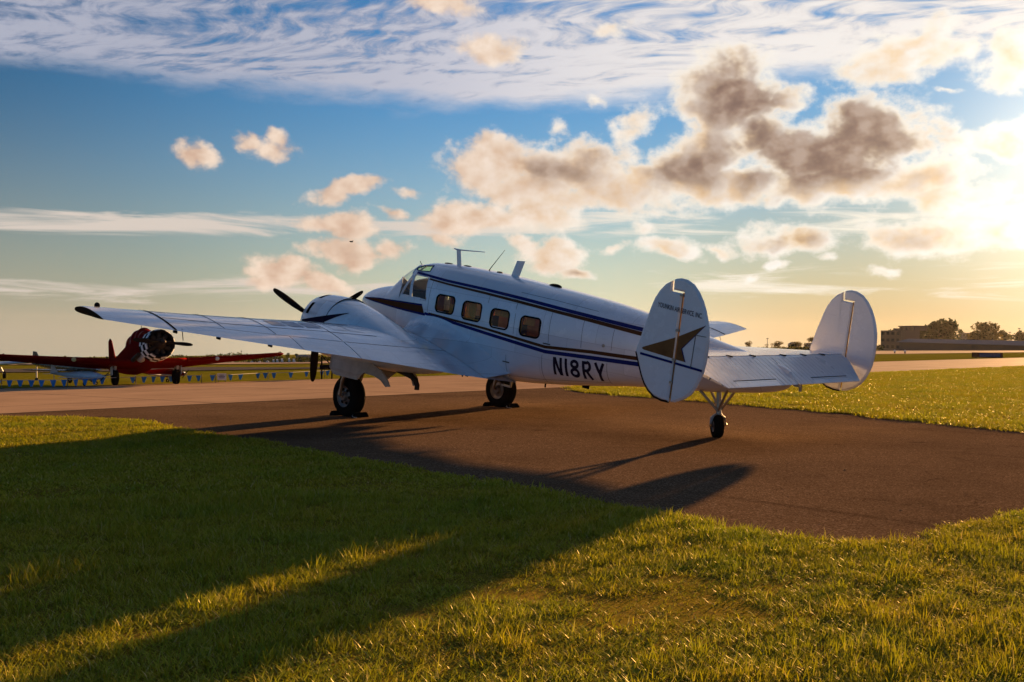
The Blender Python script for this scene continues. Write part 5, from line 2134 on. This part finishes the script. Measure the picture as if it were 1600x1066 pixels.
# parked vehicles far off on the left
for i, (u, w_, hpx, lb) in enumerate(((393.5, 4.5, 2.6, 'small white car under the red wing tip'), (405.5, 4.0, 2.6, 'white car second from the red wing tip'), (418, 5.0, 3.2, 'white car third from the red wing tip'), (427.5, 3.0, 5.0, 'white van by the first far trees'), (433.5, 3.6, 5.2, 'white van left of the tall white truck'), (441, 3.6, 6.2, 'tall white box truck before the round trees'), (452, 3.0, 7.0, 'white panel van nearest the shed'), (459.5, 4.0, 6.0, 'white van beside the blue-grey shed'))):
    p, h, m = at(u, 567.2, 567.2 - hpx)
    o = empty('parked_vehicle', p, math.atan2(-p.x, p.y))
    w = w_ * m
    bm = bmesh.new()
    if hpx < 4:
        pr = [(-.5, .28), (-.5, .55), (-.42, .62), (-.28, .66), (-.17, 1.0), (.20, 1.0), (.34, .66), (.47, .60), (.5, .28)]
    else:
        pr = [(-.5, .2), (-.5, .98), (-.46, 1.0), (.30, 1.0), (.38, .6), (.48, .5), (.5, .2)]
    a_ = [bm.verts.new((x * w, -.9, z * h)) for x, z in pr]
    b_ = [bm.verts.new((x * w, .9, z * h)) for x, z in pr]
    n = len(pr)
    for k in range(n):
        bm.faces.new((a_[k], a_[(k + 1) % n], b_[(k + 1) % n], b_[k]))
    bm.faces.new(a_[::-1])
    bm.faces.new(b_)
    bm_obj('body', bm, M_vwhite, o)
    for sx_ in (-.3, .3):
        bm = bmesh.new()
        for yy in (-.8, .8):
            add_tube(bm, [(sx_ * w, yy - .12, h * .16), (sx_ * w, yy + .12, h * .16)], h * .16, 10)
        bm_obj('wheel', bm, M_black, o)
    bm = bmesh.new()
    add_box(bm, (0 if hpx < 4 else .25 * w, -.905, h * .8), (.4 * w if hpx < 4 else .18 * w, .02, h * .2))
    bm_obj('window', bm, M_pane, o)
    tag(o, lb, 'car' if hpx < 4 else 'van', 'white vehicles parked far off')

# light poles and airfield markers on the right
for u, vb, vt, lb in ((1504.5, 543.8, 520.5, 'thin light pole above the small pale block'), (1577.5, 543, 521, 'short light pole left of the rightmost tree'), (1592, 543, 515.5, 'tall pole with crossarm over the rightmost tree'), (1199, 549, 529, 'thin mast over the tailplane trees')):
    p, h, m = at(u, vb, vt)
    o = empty('light_pole', p)
    bm = bmesh.new()
    add_tube(bm, [(0, 0, 0), (0, 0, h)], .0012 * h + .35 * m, 6)
    bm_obj('post', bm, M_pole, o)
    bm = bmesh.new()
    add_box(bm, (0, 0, h * .97), (3.4 * m, .2, .9 * m))
    bm_obj('crossarm', bm, M_pole, o)
    tag(o, lb, 'pole')
for u, vb, lb in ((1398, 552.5, 'left white marker on the far runway edge'), (1414, 552.8, 'right white marker on the far runway edge')):
    p, h, m = at(u, vb, vb - 5.5)
    o = empty('runway_marker', p)
    bm = bmesh.new()
    add_lathe(bm, [(0, .2 * h), (h * .55, .16 * h), (h * .6, .10 * h)], 'z', (0, 0, 0), 10)
    bm_obj('stem', bm, M_pole, o)
    bm = bmesh.new()
    add_lathe(bm, [(h * .5, .30 * h), (h * .8, .30 * h), (h, .12 * h), (h * 1.02, .001)], 'z', (0, 0, 0), 12)
    bm_obj('lamp_cap', bm, M_vwhite, o)
    tag(o, lb, 'marker')
p, h, m = at(1542.5, 560.0, 551.8)
sg = empty('airfield_sign', p, facing(p) - .0)
sg.rotation_euler.z = math.atan2(-p.x, p.y)
bm = bmesh.new()
add_box(bm, (0, 0, h * .54), (40.5 * m, .25, h * .92))
bmesh.ops.bevel(bm, geom=bm.edges[:], offset=.03, segments=1, affect='EDGES')
bm_obj('sign_box', bm, simple('dark red sign board', (.055, .018, .014), .5), sg)
bm = bmesh.new()
add_box(bm, (3.5 * m, -.13, h * .56), (27 * m, .03, h * .62))
bm_obj('sign_face', bm, simple('blue sign face', (.05, .07, .15), .4), sg)
for x in (-15, 15):
    bm = bmesh.new()
    add_box(bm, (x * m, 0, h * .05), (.12, .12, h * .12))
    bm_obj('leg', bm, M_pole, sg)
tag(sg, 'dark red airfield sign with a blue face standing in the grass', 'sign')


# ------------------------------------------------------------------ red trainer aircraft on the left
M_red = paint('red aircraft paint', (.16, .006, .005), .35, .1, coat=0.0)
M_red.node_tree.nodes['Principled BSDF'].inputs['Specular IOR Level'].default_value = 0.0
M_olive = paint('dark red underside', (.20, .012, .010), .25, .3)
M_cblack = simple('black cowl paint', (.012, .012, .013), .3)
M_chk = simple('white check paint', (.75, .74, .72), .3)
M_silver = simple('silver exhaust shroud', (.55, .54, .52), .4, metal=.4)
gl_, gr_ = G(185, 603), G(277, 600)
tcen = (gl_ + gr_) / 2 + Vector((-.08, 0, 0))
va = math.atan2(tcen.x, tcen.y)
vdir = Vector((math.sin(va), math.cos(va), 0))
rdir = Vector((math.cos(va), -math.sin(va), 0))
PSI = R(15)
tf = -vdir * math.cos(PSI) + rdir * math.sin(PSI)
TPIT = R(9.5)
trainer = empty('red_trainer_airplane', tcen)
f3 = tf * math.cos(TPIT) + Vector((0, 0, math.sin(TPIT)))
l3 = Vector((0, 0, 1)).cross(tf)
u3 = f3.cross(l3)
trainer.matrix_world = Matrix((f3, l3, u3)).transposed().to_4x4()
trainer.location = tcen
trainer.scale = (.86, .86, .86)
TSC = (gl_ - gr_).length / 2.57
tag(trainer, 'red low-wing trainer airplane with black and white checkered cowling', 'airplane')


def tpart(name, bm_, mat, parent=None, smooth=False, root=None):
    return bm_obj(name, bm_, mat, parent or root or trainer, smooth)


# x forward of the wheels, y to port, z up from the wheel contact (airframe level)
TF = np.array([(1.55, .60, .60, 1.62), (1.0, .60, .66, 1.60), (.4, .56, .72, 1.58), (-.6, .54, .76, 1.56), (-1.8, .48, .72, 1.56), (-3.0, .38, .58, 1.60), (-4.2, .26, .42, 1.66), (-5.4, .14, .28, 1.72), (-6.3, .05, .14, 1.76)])
bm = bmesh.new()
rows_ = []
for x in np.linspace(1.55, -6.3, 50):
    w, hgt, zc = [np.interp(-x, -TF[:, 0], TF[:, k]) for k in (1, 2, 3)]
    rows_.append([(x, w * math.copysign(abs(math.cos(a)) ** .85, math.cos(a)), zc + hgt * math.copysign(abs(math.sin(a)) ** .85, math.sin(a))) for a in np.linspace(0, 2 * math.pi, 37)[:-1]])
v_ = grid_bm(bm, rows_, True)
bm.faces.new(v_[0])
bm.faces.new(v_[-1][::-1])
tfus = tpart('fuselage', bm, M_red, smooth=True)
bm = bmesh.new()
rows_ = []
for x, w, zt in ((.55, .10, 2.14), (.35, .36, 2.48), (.0, .40, 2.66), (-.8, .40, 2.68), (-1.6, .38, 2.58), (-2.2, .30, 2.36), (-2.7, .16, 2.14)):
    rows_.append([(x, w * math.cos(a), 1.98 + (zt - 1.98) * math.sin(a) ** .8) for a in np.linspace(0.001, math.pi - .001, 17)])
grid_bm(bm, rows_)
can = tpart('canopy', bm, M_red, smooth=True)
for x in (.35, 0, -.8, -1.6):
    bm = bmesh.new()
    zt, w = {.35: (2.48, .36), 0: (2.66, .40), -.8: (2.68, .40), -1.6: (2.58, .38)}[x]
    add_tube(bm, [(x, (w + .01) * math.cos(a), 1.98 + (zt + .01 - 1.98) * math.sin(a) ** .8) for a in np.linspace(0.05, math.pi - .05, 15)], .022, 6)
    tpart('canopy_frame', bm, M_olive, can)
CX0, CX1, CR, CZ2 = 2.45, 1.45, .69, 1.62
bm = bmesh.new()
CP = [(2.36, .46), (2.42, .50), (2.45, .54), (2.43, .575), (2.36, .605), (2.2, .63), (1.9, .645), (1.5, .64), (1.42, .62)]
add_lathe(bm, CP, 'x', (0, 0, CZ2), 56)
tcowl = tpart('cowling', bm, M_cblack, smooth=True)
xr = list(reversed([(c[0], c[1]) for c in CP[2:]]))


def cr(x):
    return float(np.interp(x, [c[0] for c in xr], [c[1] for c in xr])) + .006


NCH = 16
bands_ = [(2.44, 2.30), (2.30, 2.05), (2.05, 1.80), (1.80, 1.55)]
for bi, (xa, xb) in enumerate(bands_):
    for k in range(NCH):
        if (k + bi) % 2:
            continue
        a0, a1 = 2 * math.pi * k / NCH, 2 * math.pi * (k + 1) / NCH
        bm = bmesh.new()
        grid_bm(bm, [[(x, cr(x) * math.cos(a0 + (a1 - a0) * j / 5), CZ2 + cr(x) * math.sin(a0 + (a1 - a0) * j / 5)) for j in range(6)] for x in np.linspace(xa, xb, 4)])
        tpart('check_square', bm, M_chk, tcowl)
bm = bmesh.new()
bmesh.ops.create_circle(bm, cap_ends=True, segments=40, radius=.54, matrix=Matrix.Translation((2.05, 0, CZ2)) @ Matrix.Rotation(R(90), 4, 'Y'))
tpart('engine_baffle', bm, M_cblack, tcowl)
bm = bmesh.new()
add_lathe(bm, [(2.62, .08), (2.58, .16), (2.40, .22), (2.05, .26)], 'x', (0, 0, CZ2), 20)
eng = tpart('engine_case', bm, M_exh, tcowl, smooth=True)
for k in range(9):
    a = 2 * math.pi * k / 9 + .2
    bm = bmesh.new()
    add_tube(bm, [(2.22, r2 * math.cos(a), CZ2 + r2 * math.sin(a)) for r2 in (.22, .36, .50)], [.08, .10, .08], 10)
    tpart('cylinder', bm, M_exh, eng)
bm = bmesh.new()
add_lathe(bm, [(2.96, .001), (2.95, .05), (2.88, .09), (2.75, .10), (2.60, .08)], 'x', (0, 0, CZ2), 18)
thub = tpart('propeller', bm, M_exh, smooth=True)
for s in (-1, 1):
    rows_ = []
    rad = Vector((0, s * math.cos(R(5) * s), math.sin(R(-5) * -1) * 1.0 * (1 if s < 0 else -1) * -1))
    rad = Vector((0, s, -.09 * s)).normalized()
    ax = Vector((1, 0, 0))
    tan = rad.cross(ax)
    for r2, w, th, tw_ in ((.08, .07, .06, 60), (.25, .10, .05, 50), (.5, .17, .03, 38), (.8, .20, .02, 29), (1.0, .18, .014, 23), (1.14, .13, .01, 20), (1.21, .06, .006, 19), (1.22, .02, .004, 19)):
        ch = tan * math.cos(R(tw_)) + ax * math.sin(R(tw_))
        nn = rad.cross(ch)
        c0 = Vector((2.78, 0, CZ2)) + rad * r2
        rows_.append([tuple(c0 + ch * math.cos(t) * w / 2 + nn * math.sin(t) * th) for t in np.linspace(0, 2 * math.pi, 13)[:-1]])
    bm = bmesh.new()
    v_ = grid_bm(bm, rows_, True)
    bm.faces.new(v_[-1])
    tpart('blade', bm, M_prop, thub, smooth=True)


def t_wing(ys, xl, xt_, z0, zs, th):
    rows2 = []
    for y in ys:
        a, b = np.interp(abs(y), *xl), np.interp(abs(y), *xt_)
        c = a - b
        z = np.interp(abs(y), *zs)
        t = np.interp(abs(y), *th)
        fs = [(1 - math.cos(math.pi * k / 14)) / 2 for k in range(15)]
        pf = lambda f: 5 * t * (.2969 * math.sqrt(f) - .126 * f - .3516 * f * f + .2843 * f ** 3 - .1036 * f ** 4) * c
        ring = [(a - f * c, y, z + pf(f) * 1.1 + .02 * c) for f in reversed(fs)] + [(a - f * c, y, z - pf(f) * .9 + .02 * c) for f in fs[1:]]
        rows2.append(ring)
    bm_ = bmesh.new()
    vv = grid_bm(bm_, rows2, True)
    bm_.faces.new(vv[0][::-1])
    bm_.faces.new(vv[-1])
    return bm_


TXL = ([0, 1.6, 6.1, 6.4], [.78, .72, -.02, -.25])
TXT = ([0, 1.6, 6.1, 6.4], [-1.75, -1.75, -1.35, -1.1])
TZS = ([0, 1.6, 6.4], [1.06, 1.08, 1.54])
TTH = ([0, 1.6, 6.4], [.15, .145, .10])
for ys, nm in ((np.linspace(-1.6, 1.6, 9), 'wing_centre_panel'), (np.concatenate([np.linspace(1.62, 6.1, 12), [6.25, 6.36, 6.40]]), 'wing_panel'), (np.concatenate([-np.linspace(1.62, 6.1, 12), [-6.25, -6.36, -6.40]]), 'wing_panel')):
    tpart(nm, t_wing(ys, TXL, TXT, 0, TZS, TTH), M_red, smooth=True)
for y in (-3.0, 3.0):
    bm = bmesh.new()
    x = np.interp(3.0, *TXL)
    z = np.interp(3.0, *TZS)
    bmesh.ops.create_uvsphere(bm, u_segments=14, v_segments=8, radius=1, matrix=Matrix.Translation((x - .03, y, z + .03)) @ Matrix.Diagonal((.06, .10, .085, 1)))
    tpart('landing_light', bm, simple('lamp lens', (.5, .45, .2), .1) if y < 0 else M_silver, smooth=True)
for s in (-1, 1):
    bm = bmesh.new()
    add_tube(bm, [(.35, s * 1.32, 1.0), (.08, s * 1.30, .55), (.0, s * 1.30, .36)], [.07, .055, .05], 10)
    add_tube(bm, [(-.3, s * 1.30, 1.0), (.05, s * 1.30, .50)], .03, 8)
    add_box(bm, (.12, s * 1.45, .66), (.34, .02, .5))
    tl_ = tpart('main_gear_leg', bm, M_silver)
    bm = bmesh.new()
    add_lathe(bm, [(-.10, .16), (-.12, .24), (-.10, .31), (-.05, .343), (.05, .343), (.10, .31), (.12, .24), (.10, .16), (.06, .08), (.08, .001)], 'y', (0, s * 1.285, .34), 28)
    add_lathe(bm, [(-.10, .16), (-.06, .08), (-.08, .001)], 'y', (0, s * 1.285, .34), 28)
    tpart('wheel', bm, M_black, tl_, smooth=True)
bm = plate([(-5.1, 1.95), (-5.75, 3.02), (-6.0, 3.14), (-6.22, 3.05), (-6.30, 1.7), (-6.0, 1.6)], 0, .05, .015, .08)
tfin = tpart('tail_fin', bm, M_red)
bm = bmesh.new()
add_box(bm, (-5.75, .056, 2.25), (.5, .012, .30))
tpart('fin_flash', bm, simple('blue fin flash', (.10, .22, .36), .4), tfin)
bm = t_wing(np.linspace(-2.0, 2.0, 11), ([0, 2.0], [-5.0, -5.4]), ([0, 2.0], [-6.15, -6.0]), 0, ([0, 2.0], [1.86, 1.86]), ([0, 2], [.09, .09]))
tpart('tailplane', bm, M_red, smooth=True)
bm = bmesh.new()
add_tube(bm, [(1.5, -.66, 1.30), (1.0, -.72, 1.18), (.3, -.68, 1.12)], [.09, .10, .08], 12)
tpart('exhaust_pipe', bm, M_exh)
bm = bmesh.new()
bmesh.ops.create_uvsphere(bm, u_segments=20, v_segments=12, radius=1, matrix=Matrix.Translation((1.1, -.46, 1.22)) @ Matrix.Diagonal((.40, .18, .20, 1)))
tpart('air_scoop', bm, M_silver, smooth=True)
bm = bmesh.new()
add_tube(bm, [(-5.2, 0, 1.35), (-5.5, 0, 1.02), (-5.55, 0, .80)], .05, 8)
tpart('tail_gear_leg', bm, M_silver)
for ch_, x, y in (('aerial', -.4, 0),):
    bm = bmesh.new()
    add_tube(bm, [(x, y, 2.62), (x - .05, y, 3.0)], .012, 6)
    tpart('aerial', bm, M_dark)


for ch in list(trainer.children):        # the airframe sits low on its legs
    if not ch.name.startswith(('main_gear_leg', 'tail_gear_leg')):
        ch.location.z -= .19


# ------------------------------------------------------------------ smaller aircraft behind the pennants
def small_plane(name, p, yaw, sc_, body, wingm, label, canopy=M_glass, group=None):
    o = empty(name, p, yaw)
    o.scale = (sc_, sc_, sc_)
    fu = bmesh.new()
    prof = [(2.1, .03, .9), (2.0, .16, .9), (1.5, .32, .92), (.6, .42, .95), (-.4, .42, .98), (-1.6, .28, 1.02), (-3.0, .14, 1.08), (-3.9, .05, 1.12)]
    rows2 = []
    for x, r2, z in prof:
        rows2.append([(x, r2 * math.cos(a), z + r2 * 1.1 * math.sin(a)) for a in np.linspace(0, 2 * math.pi, 17)[:-1]])
    vv = grid_bm(fu, rows2, True)
    fu.faces.new(vv[0])
    fu.faces.new(vv[-1][::-1])
    bm_obj('fuselage', fu, body, o, True)
    cb = bmesh.new()
    bmesh.ops.create_uvsphere(cb, u_segments=16, v_segments=10, radius=1, matrix=Matrix.Translation((.25, 0, 1.28)) @ Matrix.Diagonal((.95, .36, .42, 1)))
    bm_obj('canopy', cb, canopy, o, True)
    bm_obj('wing', t_wing(np.linspace(-3.9, 3.9, 15), ([0, 3.6, 3.9], [.9, .55, .3]), ([0, 3.6, 3.9], [-.6, -.35, -.2]), 0, ([0, 3.9], [.72, .92]), ([0, 3.9], [.14, .1])), wingm, o, True)
    bm_obj('tailplane', t_wing(np.linspace(-1.4, 1.4, 7), ([0, 1.4], [-3.2, -3.4]), ([0, 1.4], [-3.95, -3.85]), 0, ([0, 1.4], [1.12, 1.12]), ([0, 1.4], [.09, .09])), wingm, o, True)
    bm_obj('tail_fin', plate([(-3.1, 1.15), (-3.6, 1.95), (-3.95, 1.98), (-4.05, 1.1)], 0, .03, .01, .05), body, o)
    pb = bmesh.new()
    add_lathe(pb, [(2.42, .001), (2.32, .08), (2.1, .14)], 'x', (0, 0, .9), 14)
    sp = bm_obj('spinner', pb, M_silver, o, True)
    for a in (.5, .5 + math.pi):
        pb = bmesh.new()
        add_tube(pb, [(2.2, .1 * math.cos(a), .9 + .1 * math.sin(a)), (2.2, .5 * math.cos(a), .9 + .5 * math.sin(a)), (2.2, .9 * math.cos(a), .9 + .9 * math.sin(a))], [.035, .06, .02], 8)
        bm_obj('blade', pb, M_prop, sp)
    for x, y, r2 in ((.6, .9, .2), (.6, -.9, .2), (-3.6, 0, .1)):
        wb = bmesh.new()
        add_lathe(wb, [(-.06, r2 * .5), (-.07, r2 * .85), (0, r2), (.07, r2 * .85), (.06, r2 * .5)], 'y', (x, y, r2), 18)
        wo_ = bm_obj('wheel', wb, M_black, o, True)
        lb = bmesh.new()
        add_tube(lb, [(x, y, r2), (x, y * .8, .62 if y else 1.0)], .04, 8)
        bm_obj('gear_leg', lb, M_silver, o)
    tag(o, label, 'airplane', group)
    return o


M_dgreen = paint('dark green aircraft paint', (.035, .04, .03), .25, .3)
M_bwhite = paint('white and blue paint', (.55, .56, .62), .25, .3)
p = G(92, 600.5)
small_plane('dark_light_airplane', p + Vector((0, 1.5, 0)), math.atan2(-.45, .9), .62, M_dgreen, M_dgreen, 'dark green low-wing light airplane with a clear canopy under the red wing')
p = G(40, 596)
small_plane('blue_winged_airplane', G(-25, 592), math.atan2(-.9, .5), 1.0, M_bwhite, simple('pale blue wing paint', (.25, .40, .62), .3), 'pale airplane whose blue wing enters at the left edge')
p = G(92, 607.5)
small_plane('white_small_airplane', p + Vector((0, 2.2, 0)), math.atan2(-.25, .97), .36, M_bwhite, M_bwhite, 'small white and red airplane behind the leftmost pennants')
p = G(225, 602)
small_plane('striped_small_airplane', p + Vector((0, 2.5, 0)), math.atan2(-.15, .99), .36, M_red, M_bwhite, 'small red-bodied airplane with white wings between the trainer wheels')

# ------------------------------------------------------------------ rope of blue pennants, notice board, work stand
M_penn = simple('blue pennant cloth', (.05, .22, .55), .7)
M_rope = simple('white rope', (.5, .48, .45), .8)
M_stand = simple('black work stand', (.012, .011, .011), .5)


def pennants(label, us, vs_, height, stakes):
    o = empty('pennant_line', G(us[0], vs_[0]))
    base = Vector(o.location)
    tops = []
    for u, v in zip(us, vs_):
        g = G(u, v)
        tops.append(g + Vector((0, 0, height)))
    bm_ = bmesh.new()
    add_tube(bm_, [t - base for t in tops], .008, 5)
    bm_obj('rope', bm_, M_rope, o)
    rp = random.Random(len(us))
    for t_ in tops:
        sw = rp.uniform(-.6, .6)
        a = math.atan2(-t_.x, t_.y) + rp.uniform(-.7, .7)
        dx_, dy_ = math.cos(a) * .10, math.sin(a) * .10
        c = t_ - base
        bm_ = bmesh.new()
        n_ = Vector((-math.sin(a), math.cos(a), 0)) * .004
        vv = []
        for s in (-1, 1):
            vv.append([bm_.verts.new(c + n_ * s + Vector(q)) for q in ((-dx_, -dy_, 0), (dx_, dy_, 0), (dx_ * .3 + .02 * sw, dy_ * .3 + .03 * sw, -.22), (-dx_ * .3 + .02 * sw, -dy_ * .3 + .03 * sw, -.22))])
        bm_.faces.new(vv[0])
        bm_.faces.new(vv[1][::-1])
        for k in range(4):
            bm_.faces.new((vv[0][k], vv[0][(k + 1) % 4], vv[1][(k + 1) % 4], vv[1][k]))
        bm_obj('pennant', bm_, M_penn, o)
    for k in stakes:
        t_ = tops[k]
        bm_ = bmesh.new()
        c = t_ - base
        add_tube(bm_, [c + Vector((0.12, 0, .06)), c + Vector((0.12, 0, -height - .05))], .014, 6)
        bm_obj('stake', bm_, M_pole, o)
    tag(o, label, 'bunting', 'pennant ropes along the taxiway')


pennants('rope of blue pennants running under the red trainer airplane', [-3, 15, 31.5, 49, 65, 83, 100, 118, 133, 147, 160, 207, 225, 240, 254, 267, 296, 310], [608.5, 608, 608, 608, 608, 608, 607.5, 606.5, 605.5, 604.5, 604, 602, 601.5, 601, 600.5, 600, 599.5, 599], .30, [0, 6, 11, 17])
pennants('rope of blue pennants from the notice board to the white wing', [332, 360, 376, 403, 414.5, 428, 454.5, 479, 503, 512, 526.5, 545], [598.5, 597.5, 596.5, 594.5, 594.3, 594, 593, 591.5, 590, 589.5, 589, 588], .30, [0, 4, 8])
p, h, m = at(346.5, 597.5, 584)
nb = empty('notice_board', p, math.atan2(-p.x, p.y))
bm = bmesh.new()
add_box(bm, (0, 0, h * .62), (13 * m, .03, h * .74))
bm_obj('board', bm, M_chk, nb)
for k, (wd_, mt) in enumerate(((.5, M_letter), (.75, M_navy), (.6, M_navy))):
    bm = bmesh.new()
    add_box(bm, (0, -.019, h * (.80 - .15 * k)), (13 * m * wd_, .006, h * .06))
    bm_obj('print_line', bm, mt, nb)
for s in (-1, 1):
    bm = bmesh.new()
    add_tube(bm, [(s * 5 * m, .02, 0), (s * 5 * m, .02, h * .6)], .016, 6)
    bm_obj('post', bm, M_pole, nb)
tag(nb, 'small white notice board on posts among the pennants', 'sign')

p, h, m = at(517, 592, 556)
ws_ = empty('work_stand', p, math.atan2(-p.x, p.y))
for x in (-14, 1.5, 15):
    for y in (-.3, .3):
        bm = bmesh.new()
        add_tube(bm, [(x * m, y, 0), (x * m, y, h * (.55 if x != -14 else 1.0))], .035, 6)
        bm_obj('leg', bm, M_stand, ws_)
bm = bmesh.new()
add_box(bm, (0, 0, h * .50), (34 * m, .7, h * .20))
bmesh.ops.bevel(bm, geom=bm.edges[:], offset=.02, segments=1, affect='EDGES')
bm_obj('deck', bm, M_stand, ws_)
bm = bmesh.new()
add_tube(bm, [(-14 * m, -.3, h), (-14 * m, .3, h)], .03, 6)
add_tube(bm, [(-14 * m, -.3, h), (2 * m, -.3, h * .56)], .025, 6)
bm_obj('rail', bm, M_stand, ws_)
tag(ws_, 'black metal work stand under the white wing beside the propeller', 'work stand')

# a small bird in the sky
d = ray(549, 378)
bp_ = Vector((0, 0, CAM_H)) + d * 90
bird = empty('bird', bp_, .6)
bm = bmesh.new()
bmesh.ops.create_uvsphere(bm, u_segments=10, v_segments=8, radius=1, matrix=Matrix.Diagonal((.16, .05, .045, 1)))
bm_obj('body', bm, M_dark, bird, True)
for s in (-1, 1):
    bm = bmesh.new()
    q = [(.07, s * .03, .02), (.08, s * .20, .10), (.0, s * .40, .05), (-.05, s * .22, .08), (-.06, s * .03, .02)]
    a_ = [bm.verts.new(v) for v in q]
    b_ = [bm.verts.new((v[0], v[1], v[2] - .012)) for v in q]
    bm.faces.new(a_)
    bm.faces.new(b_[::-1])
    for k in range(5):
        bm.faces.new((a_[k], a_[(k + 1) % 5], b_[(k + 1) % 5], b_[k]))
    bm_obj('wing', bm, M_dark, bird)
tag(bird, 'tiny dark bird flying in front of a pale cloud', 'bird')

# ------------------------------------------------------------------ warm evening air over the field
hz_m = bpy.data.materials.new('evening haze')
hz_m.use_nodes = True
hz_m.node_tree.nodes.clear()
_h = NT(hz_m.node_tree)
pv = _h.n('ShaderNodeVolumePrincipled')
pv.inputs['Color'].default_value = (1.0, .93, .84, 1)
pv.inputs['Density'].default_value = 0.000035
pv.inputs['Anisotropy'].default_value = 0.45
ho = _h.n('ShaderNodeOutputMaterial')
hz_m.node_tree.links.new(pv.outputs[0], ho.inputs['Volume'])
bm = bmesh.new()
add_box(bm, (0, 525, -20.5), (2300, 1250, 69))   # from under the lowest ground to just over the trees
hz_o = bm_obj('haze', bm, hz_m)
tag(hz_o, 'thin warm evening haze over the airfield', 'haze', kind='stuff')
